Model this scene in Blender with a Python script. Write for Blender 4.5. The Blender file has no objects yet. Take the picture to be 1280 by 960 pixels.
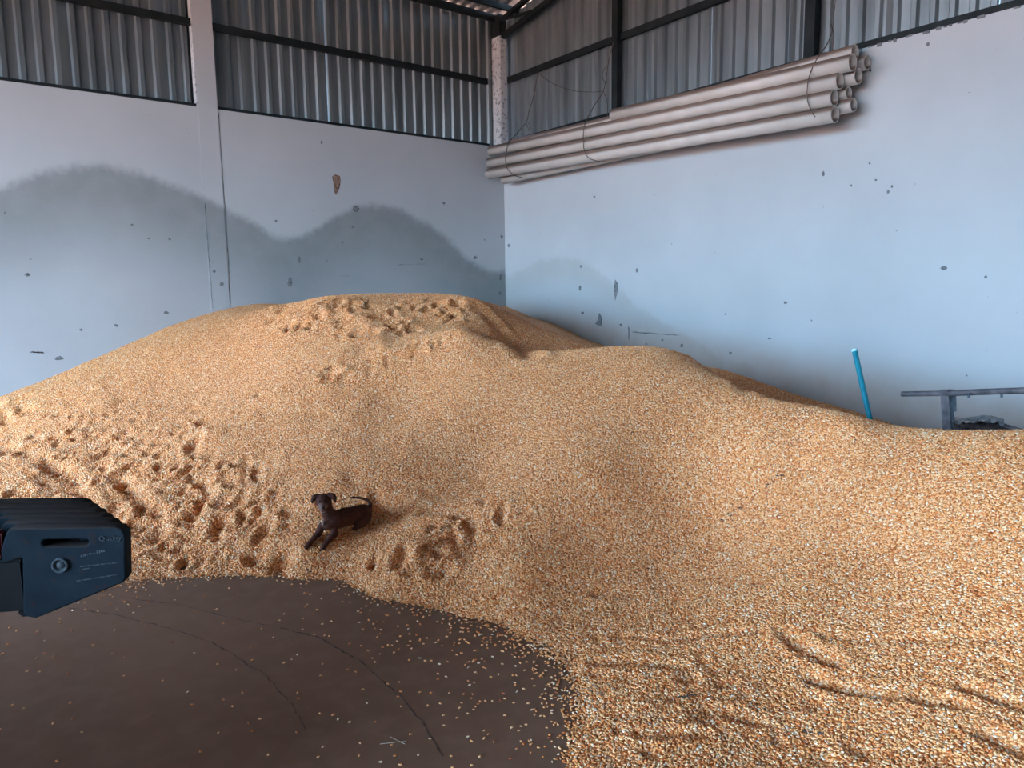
import bpy, bmesh, math, random
import numpy as np
from mathutils import Vector, Matrix, Euler
random.seed(7); rng = np.random.default_rng(7)
PI = math.pi
S = bpy.context.scene
COL = S.collection

# ---------------------------------------------------------------- camera
FPX, PITCH, ROLL, YAW = 910.7, 0.1288, 0.01311, 0.657
CAMZ = 1.75
_cy, _sy = math.cos(YAW), math.sin(YAW)
_F = np.array([_sy*math.cos(PITCH), _cy*math.cos(PITCH), -math.sin(PITCH)])
_R = np.array([_cy, -_sy, 0.0]); _D = np.cross(_F, _R)
RT = math.cos(ROLL)*_R + math.sin(ROLL)*_D
DN = -math.sin(ROLL)*_R + math.cos(ROLL)*_D
FW = _F
FH = np.array([_sy, _cy, 0.0]); RH = np.array([_cy, -_sy, 0.0])

def ray(px, py):
    return RT*((px-640)/FPX) + DN*((py-480)/FPX) + FW
_c = ray(632, 362); _h = _c[:2]/np.linalg.norm(_c[:2])
CAM = np.array([-_h[0]*12.2, -_h[1]*12.2, CAMZ])
def on_back(px, py, y=0.0):
    d = ray(px, py); t = (y-CAM[1])/d[1]; return CAM+d*t
def on_right(px, py, x=0.0):
    d = ray(px, py); t = (x-CAM[0])/d[0]; return CAM+d*t
def on_z(px, py, z=0.0):
    d = ray(px, py); t = (z-CAM[2])/d[2]; return CAM+d*t
def on_depth(px, py, dep):
    d = ray(px, py); h = float(d@FH); return CAM+d*(dep/h)
def at_dist(px, py, dist):
    d = ray(px, py); return CAM+d*(dist/math.hypot(d[0], d[1]))
def project(P):
    v = P-CAM; z = v@FW
    return 640+FPX*(v@RT)/z, 480+FPX*(v@DN)/z, z

cd = bpy.data.cameras.new('camera'); cam = bpy.data.objects.new('camera', cd); COL.objects.link(cam)
cd.sensor_fit = 'HORIZONTAL'; cd.sensor_width = 36.0; cd.lens = FPX/1280*36.0; cd.clip_end = 300
m = Matrix.Identity(4)
for i in range(3):
    m[i][0] = RT[i]; m[i][1] = -DN[i]; m[i][2] = -FW[i]; m[i][3] = CAM[i]
cam.matrix_world = m
S.camera = cam

# ---------------------------------------------------------------- light
S.view_settings.view_transform = 'Standard'; S.view_settings.look = 'None'
S.view_settings.gamma = 1.0; S.view_settings.use_curve_mapping = False
S.view_settings.exposure = 3.75
W = bpy.data.worlds.new('sky'); S.world = W; W.use_nodes = True
wn = W.node_tree.nodes; wl = W.node_tree.links; wn.clear()
wo = wn.new('ShaderNodeOutputWorld'); bg = wn.new('ShaderNodeBackground')
tc = wn.new('ShaderNodeTexCoord'); sx = wn.new('ShaderNodeSeparateXYZ'); cr = wn.new('ShaderNodeValToRGB')
wl.new(tc.outputs['Generated'], sx.inputs[0]); wl.new(sx.outputs[2], cr.inputs[0])
cr.color_ramp.elements[0].position = 0.0; cr.color_ramp.elements[0].color = (0.48, 0.75, 1.0, 1)
cr.color_ramp.elements[1].position = 0.7; cr.color_ramp.elements[1].color = (0.24, 0.46, 0.90, 1)
wl.new(cr.outputs[0], bg.inputs[0]); bg.inputs[1].default_value = 2.6
wl.new(bg.outputs[0], wo.inputs[0])
sd = bpy.data.lights.new('sun', 'SUN'); sun = bpy.data.objects.new('sun', sd); COL.objects.link(sun)
sd.energy = 7.0; sd.angle = 0.01; sd.color = (1.0, 0.95, 0.88)
sun.rotation_euler = (Vector((0.62, -0.25, 1.0))).to_track_quat('Z', 'Y').to_euler()
# building extents
BX, BY = -15.0, -19.0          # open gable end plane x = BX, far long side y = BY
DOOR = (-12.5, -0.8, 4.8)      # opening in the gable end: y0, y1, height
pd = bpy.data.lights.new('doorway_portal', 'AREA'); pd.shape = 'RECTANGLE'
pd.size = DOOR[1]-DOOR[0]; pd.size_y = DOOR[2]; pd.cycles.is_portal = True
po = bpy.data.objects.new('doorway_portal', pd); COL.objects.link(po)
pm = Matrix(((0, 0, -1, BX+0.02), (1, 0, 0, (DOOR[0]+DOOR[1])/2), (0, 1, 0, DOOR[2]/2), (0, 0, 0, 1)))
pm = Matrix(((0, 0, -1, BX+0.02), (-1, 0, 0, (DOOR[0]+DOOR[1])/2), (0, 1, 0, DOOR[2]/2), (0, 0, 0, 1)))
po.matrix_world = pm

# ---------------------------------------------------------------- node helpers
class NT:
    def __init__(s, name):
        s.m = bpy.data.materials.new(name); s.m.use_nodes = True
        s.t = s.m.node_tree; s.n = s.t.nodes; s.l = s.t.links
        s.b = s.n['Principled BSDF']
    def new(s, typ, **kw):
        x = s.n.new(typ)
        for k, v in kw.items(): setattr(x, k, v)
        return x
    def link(s, a, b): s.l.new(a, b)
    def val(s, x, inp):
        if isinstance(x, (int, float)): inp.default_value = x
        elif isinstance(x, tuple): inp.default_value = x
        else: s.l.new(x, inp)
    def math(s, op, a, b=0.0, c=None, clamp=False):
        x = s.new('ShaderNodeMath', operation=op, use_clamp=clamp)
        s.val(a, x.inputs[0]); s.val(b, x.inputs[1])
        if c is not None: s.val(c, x.inputs[2])
        return x.outputs[0]
    def smooth(s, v, a, b, lo=0.0, hi=1.0):
        x = s.new('ShaderNodeMapRange', interpolation_type='SMOOTHSTEP')
        s.val(v, x.inputs[0]); s.val(a, x.inputs[1]); s.val(b, x.inputs[2]); s.val(lo, x.inputs[3]); s.val(hi, x.inputs[4])
        return x.outputs[0]
    def mix(s, f, a, b, mode='MIX'):
        x = s.new('ShaderNodeMix', data_type='RGBA', blend_type=mode)
        s.val(f, x.inputs[0]); s.val(a, x.inputs[6]); s.val(b, x.inputs[7])
        return x.outputs[2]
    def noise(s, scale, detail=3.0, vec=None, rough=0.55):
        x = s.new('ShaderNodeTexNoise'); x.inputs['Scale'].default_value = scale
        x.inputs['Detail'].default_value = detail; x.inputs['Roughness'].default_value = rough
        if vec is not None: s.link(vec, x.inputs['Vector'])
        return x.outputs[0]
    def geo(s):
        g = s.new('ShaderNodeNewGeometry'); q = s.new('ShaderNodeSeparateXYZ'); s.link(g.outputs['Position'], q.inputs[0])
        return g.outputs['Position'], q.outputs
    def ramp(s, v, stops, interp='LINEAR'):
        x = s.new('ShaderNodeValToRGB'); r = x.color_ramp; r.interpolation = interp
        while len(r.elements) < len(stops): r.elements.new(0.5)
        for e, (p, c) in zip(r.elements, stops): e.position = p; e.color = (*c, 1)
        s.val(v, x.inputs[0]); return x.outputs[0]
    def bump(s, h, strength, dist):
        x = s.new('ShaderNodeBump'); x.inputs['Strength'].default_value = strength; x.inputs['Distance'].default_value = dist
        s.link(h, x.inputs['Height']); s.link(x.outputs[0], s.b.inputs['Normal'])
    def set(s, color=None, rough=None, metal=None, spec=None):
        if color is not None: s.val(color if not isinstance(color, tuple) or len(color) == 4 else (*color, 1), s.b.inputs['Base Color'])
        if rough is not None: s.val(rough, s.b.inputs['Roughness'])
        if metal is not None: s.b.inputs['Metallic'].default_value = metal
        if spec is not None: s.b.inputs['Specular IOR Level'].default_value = spec
        return s.m

def mottled(name, a, b, scale=8, rough=0.7, metal=0.0, bump=0.0, lo=0.35, hi=0.65, spec=0.2):
    t = NT(name); pos, _ = t.geo(); n = t.noise(scale, 4, pos)
    t.set(t.ramp(n, [(lo, a), (hi, b)]), rough, metal, spec)
    if bump: t.bump(t.noise(scale*4, 4, pos), 0.6, bump)
    return t.m

def float_curve(t, v, pts, x0, x1, z0, z1):
    n = t.new('ShaderNodeFloatCurve'); c = n.mapping.curves[0]
    P = sorted([((a-x0)/(x1-x0), (b-z0)/(z1-z0)) for a, b in pts])
    c.points[0].location = P[0]; c.points[1].location = P[-1]
    for p in P[1:-1]: c.points.new(*p)
    n.mapping.update()
    u = t.smooth(v, 0, 1); 
    mr = t.new('ShaderNodeMapRange'); t.val(v, mr.inputs[0]); mr.inputs[1].default_value = x0; mr.inputs[2].default_value = x1
    t.link(mr.outputs[0], n.inputs['Value'])
    return t.math('MULTIPLY_ADD', n.outputs[0], z1-z0, z0)

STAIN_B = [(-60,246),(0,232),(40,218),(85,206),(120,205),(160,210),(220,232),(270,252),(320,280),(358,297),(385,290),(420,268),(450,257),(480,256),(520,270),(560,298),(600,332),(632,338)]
STAIN_R = [(633,347),(660,333),(700,322),(730,328),(770,357),(800,385),(850,415),(900,448),(960,500)]

def wall_material(name, side):
    t = NT(name); pos, xyz = t.geo()
    big = t.noise(0.9, 4, pos); fine = t.noise(14, 5, pos); mid = t.noise(4, 4, pos)
    base = t.ramp(big, [(0.3, (0.375, 0.385, 0.39)), (0.7, (0.42, 0.43, 0.435))])
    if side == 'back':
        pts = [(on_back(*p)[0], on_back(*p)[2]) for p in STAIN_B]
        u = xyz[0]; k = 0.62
    else:
        pts = [(-on_right(*p)[1], on_right(*p)[2]) for p in STAIN_R]
        u = t.math('MULTIPLY', xyz[1], -1.0); k = 0.30
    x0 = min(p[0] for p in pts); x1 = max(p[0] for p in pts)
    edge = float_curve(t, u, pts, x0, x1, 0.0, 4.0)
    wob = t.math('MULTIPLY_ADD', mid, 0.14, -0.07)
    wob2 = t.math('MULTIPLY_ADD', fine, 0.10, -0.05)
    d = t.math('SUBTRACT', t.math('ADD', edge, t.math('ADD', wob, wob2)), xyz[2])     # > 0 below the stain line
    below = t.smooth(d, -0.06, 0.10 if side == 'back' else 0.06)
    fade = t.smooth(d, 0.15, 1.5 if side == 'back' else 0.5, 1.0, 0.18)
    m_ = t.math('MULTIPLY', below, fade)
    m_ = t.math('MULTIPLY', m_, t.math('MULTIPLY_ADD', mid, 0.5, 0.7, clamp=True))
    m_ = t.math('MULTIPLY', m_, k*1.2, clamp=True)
    if side != 'back':
        m_ = t.math('MULTIPLY', m_, t.smooth(u, x1-0.8, x1-0.1, 1.0, 0.0))
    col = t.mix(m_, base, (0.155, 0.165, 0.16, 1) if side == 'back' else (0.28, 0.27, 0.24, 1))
    # paint specks knocked off by grain and machinery
    v = t.new('ShaderNodeTexVoronoi'); v.inputs['Scale'].default_value = 2.6; v.inputs['Randomness'].default_value = 1.0
    dv = t.new('ShaderNodeVectorMath', operation='ADD'); t.link(pos, dv.inputs[0])
    nn = t.new('ShaderNodeTexNoise'); nn.inputs['Scale'].default_value = 30; t.link(pos, nn.inputs['Vector'])
    sc = t.new('ShaderNodeVectorMath', operation='SCALE'); t.link(nn.outputs['Color'], sc.inputs[0]); sc.inputs['Scale'].default_value = 0.05
    t.link(sc.outputs[0], dv.inputs[1]); t.link(dv.outputs[0], v.inputs['Vector'])
    spk = t.math('LESS_THAN', v.outputs['Distance'], 0.028)
    col = t.mix(t.math('MULTIPLY', spk, 0.75), col, (0.10, 0.10, 0.10, 1))
    v2 = t.new('ShaderNodeTexVoronoi'); v2.inputs['Scale'].default_value = 7; t.link(dv.outputs[0], v2.inputs['Vector'])
    spk2 = t.math('MULTIPLY', t.math('LESS_THAN', v2.outputs['Distance'], 0.045), t.smooth(t.noise(1.3, 2, pos), 0.52, 0.6))
    col = t.mix(t.math('MULTIPLY', spk2, 0.55), col, (0.16, 0.15, 0.14, 1))
    if side == 'right':   # brownish occlusion shade above the heap painted into the wall colour, scuffed patch near an old line
        dust_or_shade = t.smooth(t.math('ADD', xyz[2], t.math('MULTIPLY', u, 0.10)), 1.25, 1.75, 1.0, 0.0)
        dust_or_shade = t.math('MULTIPLY', dust_or_shade, t.math('MULTIPLY_ADD', mid, 0.6, 0.25))
        col = t.mix(dust_or_shade, col, (0.30, 0.21, 0.15, 1))
    t.set(col, t.math('MULTIPLY_ADD', fine, 0.15, 0.55), 0, 0.3)
    t.bump(t.math('ADD', t.noise(2.2, 5, pos), t.math('MULTIPLY', fine, 0.25)), 0.35, 0.012)
    return t.m

M = {}
M['wall_back'] = wall_material('painted_plaster_back', 'back')
M['wall_right'] = wall_material('painted_plaster_right', 'right')
M['plaster'] = mottled('painted_plaster_plain', (0.50, 0.50, 0.51), (0.60, 0.60, 0.61), 2, 0.8)
M['edge_paint'] = mottled('worn_white_paint', (0.20, 0.20, 0.21), (0.46, 0.47, 0.48), 22, 0.8, 0, 0.004, 0.38, 0.46)
M['paint'] = mottled('painted_column', (0.38, 0.38, 0.39), (0.43, 0.43, 0.44), 3, 0.8, 0, 0.002)
M['steel'] = mottled('dark_painted_steel', (0.006, 0.009, 0.010), (0.014, 0.018, 0.019), 5, 0.6)
M['chip'] = mottled('bare_render', (0.10, 0.105, 0.11), (0.20, 0.20, 0.20), 30, 0.95, 0, 0.003)
M['brickhole'] = mottled('broken_brick_patch', (0.10, 0.05, 0.03), (0.30, 0.20, 0.15), 40, 0.95, 0, 0.004)
M['crack'] = mottled('dark_crack', (0.10, 0.10, 0.10), (0.33, 0.34, 0.34), 9, 0.95, 0, 0, 0.42, 0.58)
M['wire'] = mottled('rusty_wire', (0.06, 0.045, 0.04), (0.16, 0.12, 0.10), 30, 0.6, 0.3)
M['teal'] = mottled('turquoise_plastic', (0.008, 0.16, 0.21), (0.015, 0.22, 0.28), 12, 0.4)
M['rack'] = mottled('weathered_grey_bar', (0.05, 0.045, 0.05), (0.12, 0.105, 0.11), 12, 0.6, 0, 0.003)
M['rackd'] = mottled('dark_blue_grey_bar', (0.03, 0.04, 0.05), (0.10, 0.12, 0.14), 14, 0.6)
M['sack'] = mottled('grey_plastic_sheet', (0.40, 0.41, 0.42), (0.62, 0.63, 0.64), 12, 0.5)
M['junk'] = mottled('dark_rubbish', (0.035, 0.025, 0.025), (0.10, 0.07, 0.06), 10, 0.9)
M['red'] = mottled('faded_red_paint', (0.07, 0.008, 0.01), (0.11, 0.014, 0.016), 6, 0.5)
M['rubber'] = mottled('tyre_rubber', (0.02, 0.02, 0.02), (0.04, 0.037, 0.035), 10, 0.85)
M['earth'] = mottled('red_earth_ground', (0.34, 0.17, 0.10), (0.46, 0.25, 0.16), 0.5, 0.95)
M['debris'] = mottled('dark_chaff', (0.05, 0.04, 0.035), (0.14, 0.11, 0.09), 60, 0.9)
M['chaff'] = mottled('pale_husk', (0.45, 0.34, 0.24), (0.60, 0.50, 0.40), 60, 0.8)
M['fur_white'] = mottled('white_fur', (0.60, 0.52, 0.48), (0.72, 0.66, 0.62), 60, 0.8)
M['nose'] = mottled('dog_nose', (0.008, 0.006, 0.006), (0.015, 0.012, 0.012), 60, 0.35)

def zinc_material():
    t = NT('galvanised_sheet'); pos, xyz = t.geo()
    mp = t.new('ShaderNodeMapping'); mp.inputs['Scale'].default_value = (6, 6, 0.6); t.link(pos, mp.inputs[0])
    n = t.noise(1.0, 5, mp.outputs[0]); oi = t.new('ShaderNodeObjectInfo')
    c = t.ramp(n, [(0.3, (0.17, 0.20, 0.21)), (0.7, (0.32, 0.36, 0.37))])
    c = t.mix(t.math('MULTIPLY', oi.outputs['Random'], 0.35), c, (0.24, 0.25, 0.255, 1))
    rust = t.smooth(t.noise(2.0, 5, mp.outputs[0]), 0.66, 0.76, 0.0, 0.6)
    c = t.mix(rust, c, (0.16, 0.11, 0.08, 1))
    t.set(c, t.math('MULTIPLY_ADD', n, 0.25, 0.28), 0.75)
    return t.m
M['zinc'] = zinc_material()

def pvc_material():
    t = NT('dusty_cream_pvc'); g = t.new('ShaderNodeNewGeometry'); pos = g.outputs['Position']
    nz = t.new('ShaderNodeSeparateXYZ'); t.link(g.outputs['Normal'], nz.inputs[0])
    n = t.noise(5, 5, pos)
    clean = t.ramp(n, [(0.35, (0.46, 0.41, 0.36)), (0.65, (0.52, 0.475, 0.43))])
    dust_or_shade = t.math('MULTIPLY', t.smooth(nz.outputs[2], 0.0, 0.40), 0.95)    # settled dust on top
    t.set(t.mix(dust_or_shade, clean, (0.17, 0.105, 0.078, 1)), 0.55)
    return t.m
M['pvc'] = pvc_material()

def floor_material():
    t = NT('worn_concrete_floor'); pos, xyz = t.geo()
    a = t.noise(0.8, 5, pos); b = t.noise(9, 5, pos); c = t.noise(120, 3, pos)
    col = t.ramp(a, [(0.3, (0.205, 0.100, 0.058)), (0.7, (0.265, 0.138, 0.085))])
    col = t.mix(t.smooth(b, 0.4, 0.7, 0.0, 0.35), col, (0.30, 0.165, 0.105, 1))
    t.set(col, t.math('MULTIPLY_ADD', b, 0.2, 0.65), 0, 0.15); t.bump(t.math('ADD', b, t.math('MULTIPLY', c, 0.15)), 0.25, 0.004)
    return t.m
M['floor'] = floor_material()

CORN = [(0.0, (0.48, 0.105, 0.022)), (0.20, (0.76, 0.235, 0.060)), (0.45, (0.90, 0.37, 0.115)), (0.70, (0.95, 0.46, 0.185)), (0.88, (0.95, 0.56, 0.28)), (0.98, (0.95, 0.74, 0.52))]
def kernel_material():
    t = NT('corn_kernel_skin'); oi = t.new('ShaderNodeObjectInfo')
    c = t.ramp(oi.outputs['Random'], CORN)
    tcn = t.new('ShaderNodeTexCoord'); q = t.new('ShaderNodeSeparateXYZ'); t.link(tcn.outputs['Object'], q.inputs[0])
    g = t.smooth(q.outputs[1], -0.006, -0.002, 0.7, 0.0)          # pale tip cap
    t.set(t.mix(g, c, (0.85, 0.62, 0.38, 1)), 0.5, 0, 0.25)
    return t.m
M['kernel'] = kernel_material()
def kernel_stuff_material():
    t = NT('corn_kernel_scatter'); g = t.new('ShaderNodeNewGeometry')
    t.set(t.ramp(g.outputs['Random Per Island'], CORN), 0.5, 0, 0.25); return t.m
M['kernel_stuff'] = kernel_stuff_material()
def heap_material():
    t = NT('heaped_corn'); pos, xyz = t.geo()
    v = t.new('ShaderNodeTexVoronoi'); v.inputs['Scale'].default_value = 95; t.link(pos, v.inputs['Vector'])
    hs = t.new('ShaderNodeSeparateColor'); t.link(v.outputs['Color'], hs.inputs[0])
    c = t.ramp(hs.outputs[0], CORN)
    gap = t.smooth(v.outputs['Distance'], 0.45, 0.75, 0.0, 0.55)
    c = t.mix(gap, c, (0.38, 0.13, 0.04, 1))
    t.set(c, 0.6, 0, 0.2); inv = t.math('SUBTRACT', 1.0, v.outputs['Distance']); t.bump(inv, 0.9, 0.008)
    return t.m
M['heap'] = heap_material()
def fur_material():
    t = NT('dark_brown_fur'); pos, xyz = t.geo(); n = t.noise(60, 3, pos)
    t.set(t.ramp(n, [(0.3, (0.055, 0.018, 0.012)), (0.7, (0.095, 0.036, 0.024))]), 0.75, 0, 0.12); t.bump(t.noise(400, 2, pos), 0.3, 0.003)
    return t.m
M['fur'] = fur_material()
def face_material():
    t = NT('dog_muzzle_fur'); pos, xyz = t.geo(); n = t.noise(60, 3, pos)
    t.set(t.ramp(n, [(0.3, (0.12, 0.06, 0.045)), (0.7, (0.19, 0.105, 0.085))]), 0.75, 0, 0.12)
    return t.m
M['muzzle'] = face_material()
def iron_material():
    t = NT('faded_blue_cast_iron'); g = t.new('ShaderNodeNewGeometry'); pos = g.outputs['Position']
    nz = t.new('ShaderNodeSeparateXYZ'); t.link(g.outputs['Normal'], nz.inputs[0])
    n = t.noise(12, 5, pos); n2 = t.noise(40, 4, pos)
    c = t.ramp(n, [(0.35, (0.005, 0.010, 0.0145)), (0.7, (0.010, 0.018, 0.024))])
    c = t.mix(t.smooth(n2, 0.58, 0.7, 0.0, 0.5), c, (0.025, 0.012, 0.011, 1))
    dust_or_shade = t.math('MULTIPLY', t.smooth(nz.outputs[2], 0.3, 0.9), 0.9)
    t.set(t.mix(dust_or_shade, c, (0.040, 0.028, 0.023, 1)), 0.8, 0, 0.12); t.bump(n2, 0.4, 0.003)
    return t.m
M['iron'] = iron_material()
M['iron_mark'] = mottled('worn_raised_marks', (0.022, 0.032, 0.040), (0.055, 0.068, 0.075), 60, 0.6)
M['iron_dark'] = mottled('dark_bracket_steel', (0.003, 0.0035, 0.004), (0.006, 0.006, 0.006), 12, 0.8)

# ---------------------------------------------------------------- mesh helpers
def tag(o, label=None, cat=None, group=None, kind=None):
    if label: o['label'] = label
    if cat: o['category'] = cat
    if group: o['group'] = group
    if kind: o['kind'] = kind
    return o
def obj(name, me, mat=None, parent=None, smooth=False):
    if isinstance(me, bmesh.types.BMesh):
        b = me; me = bpy.data.meshes.new(name); b.to_mesh(me); b.free()
    if mat is not None and not me.materials: me.materials.append(M[mat] if isinstance(mat, str) else mat)
    if smooth:
        for p in me.polygons: p.use_smooth = True
    o = bpy.data.objects.new(name, me); COL.objects.link(o)
    if parent: o.parent = parent
    return o
def empty(name, loc=(0, 0, 0)):
    o = bpy.data.objects.new(name, None); COL.objects.link(o); o.location = loc; o.empty_display_size = 0.1; return o
def rel(o, parent):
    o.parent = parent; o.matrix_parent_inverse = Matrix.Translation(-Vector(parent.location)); return o
def box(b, x0, y0, z0, x1, y1, z1):
    vs = [b.verts.new((x, y, z)) for x in (x0, x1) for y in (y0, y1) for z in (z0, z1)]
    for f in ((0,1,3,2),(4,6,7,5),(0,4,5,1),(2,3,7,6),(0,2,6,4),(1,5,7,3)):
        b.faces.new([vs[i] for i in f])
    return b
def boxm(*a):
    b = bmesh.new(); box(b, *a); return b
def bar(b, p, q, w, h, up=(0, 0, 1)):
    p = Vector(p); q = Vector(q); d = (q-p).normalized(); up = Vector(up)
    s = d.cross(up).normalized(); u = s.cross(d)
    vs = []
    for e in (p, q):
        for i, j in ((-1, -1), (1, -1), (1, 1), (-1, 1)): vs.append(b.verts.new(e+s*(i*w/2)+u*(j*h/2)))
    for f in ((0,3,2,1),(4,5,6,7),(0,1,5,4),(1,2,6,5),(2,3,7,6),(3,0,4,7)): b.faces.new([vs[i] for i in f])
    return b
def tube(b, pts, r, n=8, r_end=None, cap=True):
    pts = [Vector(p) for p in pts]; rings = []; prev = None
    for i, p in enumerate(pts):
        d = (pts[min(i+1, len(pts)-1)]-pts[max(i-1, 0)]).normalized()
        a = Vector((0, 0, 1)) if abs(d.z) < 0.9 else Vector((1, 0, 0))
        if prev is not None: a = prev
        s = d.cross(a).normalized(); u = s.cross(d).normalized(); prev = u
        rr = r if r_end is None else r+(r_end-r)*i/(len(pts)-1)
        rings.append([b.verts.new(p+(s*math.cos(2*PI*k/n)+u*math.sin(2*PI*k/n))*rr) for k in range(n)])
    for A, B in zip(rings, rings[1:]):
        for k in range(n): b.faces.new((A[k], A[(k+1) % n], B[(k+1) % n], B[k]))
    if cap: b.faces.new(rings[0][::-1]); b.faces.new(rings[-1])
    return b
def V(a): return Vector([float(x) for x in a])

# ================================================================ SETTING
# floor: slab under everything in the building, earth outside
fl = bmesh.new(); box(fl, BX-0.4, BY-0.3, -0.3, 0.1, 0.1, 0.0)
floor = tag(obj('floor', fl, 'floor'), kind='structure')
g = obj('ground', boxm(-140, -140, -0.5, 140, 140, -0.08), 'earth'); tag(g, kind='structure')

zw = float(np.mean([on_back(615, 184)[2], on_back(270, 136)[2], on_back(0, 99)[2]]))
zr = float(np.mean([on_right(637, 180)[2], on_right(1280, 6)[2]]))
colb_a = float(on_back(247, 130)[0]); colb_b = float(on_back(272, 138)[0])
TH = 0.18
wall_back = obj('wall_back', boxm(BX, 0, -0.3, TH, TH, zw), 'wall_back'); tag(wall_back, kind='structure')
wall_right = obj('wall_right', boxm(0, BY, -0.3, TH, -0.0005, zr), 'wall_right'); tag(wall_right, kind='structure')
eave = float(on_back(600, 14)[2])
rs = on_right(626, 20, 0.0); re_ = on_right(648, 1, 0.0)
slope = float((re_[2]-rs[2])/(rs[1]-re_[1])); slope = min(max(slope, 0.1), 0.35)
ztop_r = lambda y: eave+slope*(-y if y > BY/2 else (y-BY))

# profile-sheet panels
def sheet(name, along, a0, a1, zb, ztf, off, parent, pitch=0.17, depth=0.035):
    """one trapezoidal sheet from a0 to a1 along X ('x') or Y ('y')"""
    b = bmesh.new(); prof = []
    n = int(round((a1-a0)/pitch))
    for i in range(n):
        s = a0+i*pitch
        prof += [(s, 0), (s+pitch*0.50, 0), (s+pitch*0.62, depth), (s+pitch*0.88, depth)]
    prof += [(a0+n*pitch+pitch*0.5, 0)]
    lo, hi = [], []
    for s, d in prof:
        if along == 'x': lo.append(b.verts.new((s, off-d, zb))); hi.append(b.verts.new((s, off-d, ztf(s))))
        else: lo.append(b.verts.new((off-d, s, zb))); hi.append(b.verts.new((off-d, s, ztf(s))))
    for i in range(len(prof)-1): b.faces.new((lo[i], lo[i+1], hi[i+1], hi[i]))
    o = obj(name, b, 'zinc', parent); return o
# back wall cladding: one child per sheet, 1.02 m wide (six ribs)
w = 1.02; x = 0.0
i = 0
ends = []
x = 0.02
while x > BX+0.9:
    a1 = x; a0 = x-w
    j = random.uniform(-0.008, 0.008)
    sheet('metal_sheet', 'x', a0, a1, zw-0.05, lambda s: eave-0.05, 0.13+j, wall_back)
    x -= w
y = 0.035
while y > BY+0.5:
    sheet('metal_sheet', 'y', y-w, y, zr-0.05, lambda s: ztop_r(s)-0.03, 0.13+random.uniform(-0.008, 0.008), wall_right)
    y -= w

# steel rails (girts) along the cladding
zm_b = float(np.mean([on_back(300, 39)[2], on_back(613, 102)[2]]))
zm_r = float(np.mean([on_right(636, 99)[2], on_right(860, 10)[2]]))
def rail(parent, p, q, w_=0.05, h_=0.07): return obj('steel_rail', bar(bmesh.new(), p, q, w_, h_), 'steel', parent)
rail(wall_back, (colb_b+0.01, 0.03, zw+0.012), (-0.28, 0.03, zw+0.012), 0.05, 0.05)
rail(wall_back, (BX+0.05, 0.03, zw+0.012), (colb_a-0.01, 0.03, zw+0.012), 0.05, 0.05)
rail(wall_back, (colb_b+0.01, 0.04, zm_b), (-0.28, 0.04, zm_b), 0.05, 0.085)
rail(wall_back, (BX+0.05, 0.04, zm_b), (colb_a-0.01, 0.04, zm_b), 0.05, 0.085)
for xx in (colb_a-0.035, colb_b+0.002):
    obj('steel_jamb', boxm(xx, 0.112, zw, xx+0.03, 0.14, eave-0.1), 'steel', wall_back)
rail(wall_back, (BX, 0.05, eave-0.03), (-0.03, 0.05, eave-0.03), 0.06, 0.10)
rail(wall_right, (0.06, -0.12, zr+0.02), (0.06, BY+0.1, zr+0.02), 0.06, 0.10)
rail(wall_right, (0.06, 0.02, zm_r), (0.06, BY+0.1, zm_r), 0.06, 0.085)
for px_, wpx in ((770, 9.5), (1013, 13)):
    yc = float(on_right(px_, 50)[1]); hw = wpx/2*0.0105 if px_ < 900 else wpx/2*0.0090
    o = obj('steel_post', boxm(-0.03, yc-hw, zr, 0.055, yc+hw, ztop_r(yc)-0.1), 'steel', wall_right)
for yc in (-9.0, -12.0, -15.5):
    obj('steel_post', boxm(-0.03, yc-0.06, zr, 0.055, yc+0.06, ztop_r(yc)-0.1), 'steel', wall_right)
# ragged mortar crumbs along the top of the right wall
b = bmesh.new(); yy = -0.4
while yy > -8.8:
    L_ = random.uniform(0.02, 0.07)
    if random.random() < 0.6: box(b, -0.012, yy-L_, zr-random.uniform(0.008, 0.026), 0.0, yy, zr-0.002+random.uniform(0, 0.01))
    yy -= L_+random.uniform(0.01, 0.06)
obj('mortar_edge', b, 'chip', wall_right)

# concrete columns
cz = float(on_back(626, 47, -0.0)[2])
def column(name, x0, x1, y0, y1, z1, mat='paint'):
    b = boxm(x0, y0, 0, x1, y1, z1)
    bmesh.ops.bevel(b, geom=b.edges[:], offset=0.008, segments=2, affect='EDGES')
    return tag(obj(name, b, mat), kind='structure')
c1 = bmesh.new(); box(c1, -0.12, -0.10, zw+0.001, 0.02, 0.15, cz); bmesh.ops.bevel(c1, geom=c1.edges[:], offset=0.01, segments=2, affect='EDGES')
tag(obj('trim_1', c1, 'edge_paint'), kind='structure')
tr2 = bmesh.new(); box(tr2, colb_a, -0.004, 0.0, colb_b, 0.14, eave-0.1)
tr2o = tag(obj('trim_2', tr2, 'wall_back'), kind='structure')
# worn splayed reveal on the left of the column
b = boxm(colb_a-0.012, -0.003, zw, colb_a-0.0005, 0.135, eave-0.12)
obj('worn_edge', b, 'edge_paint', tr2o)
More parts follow.
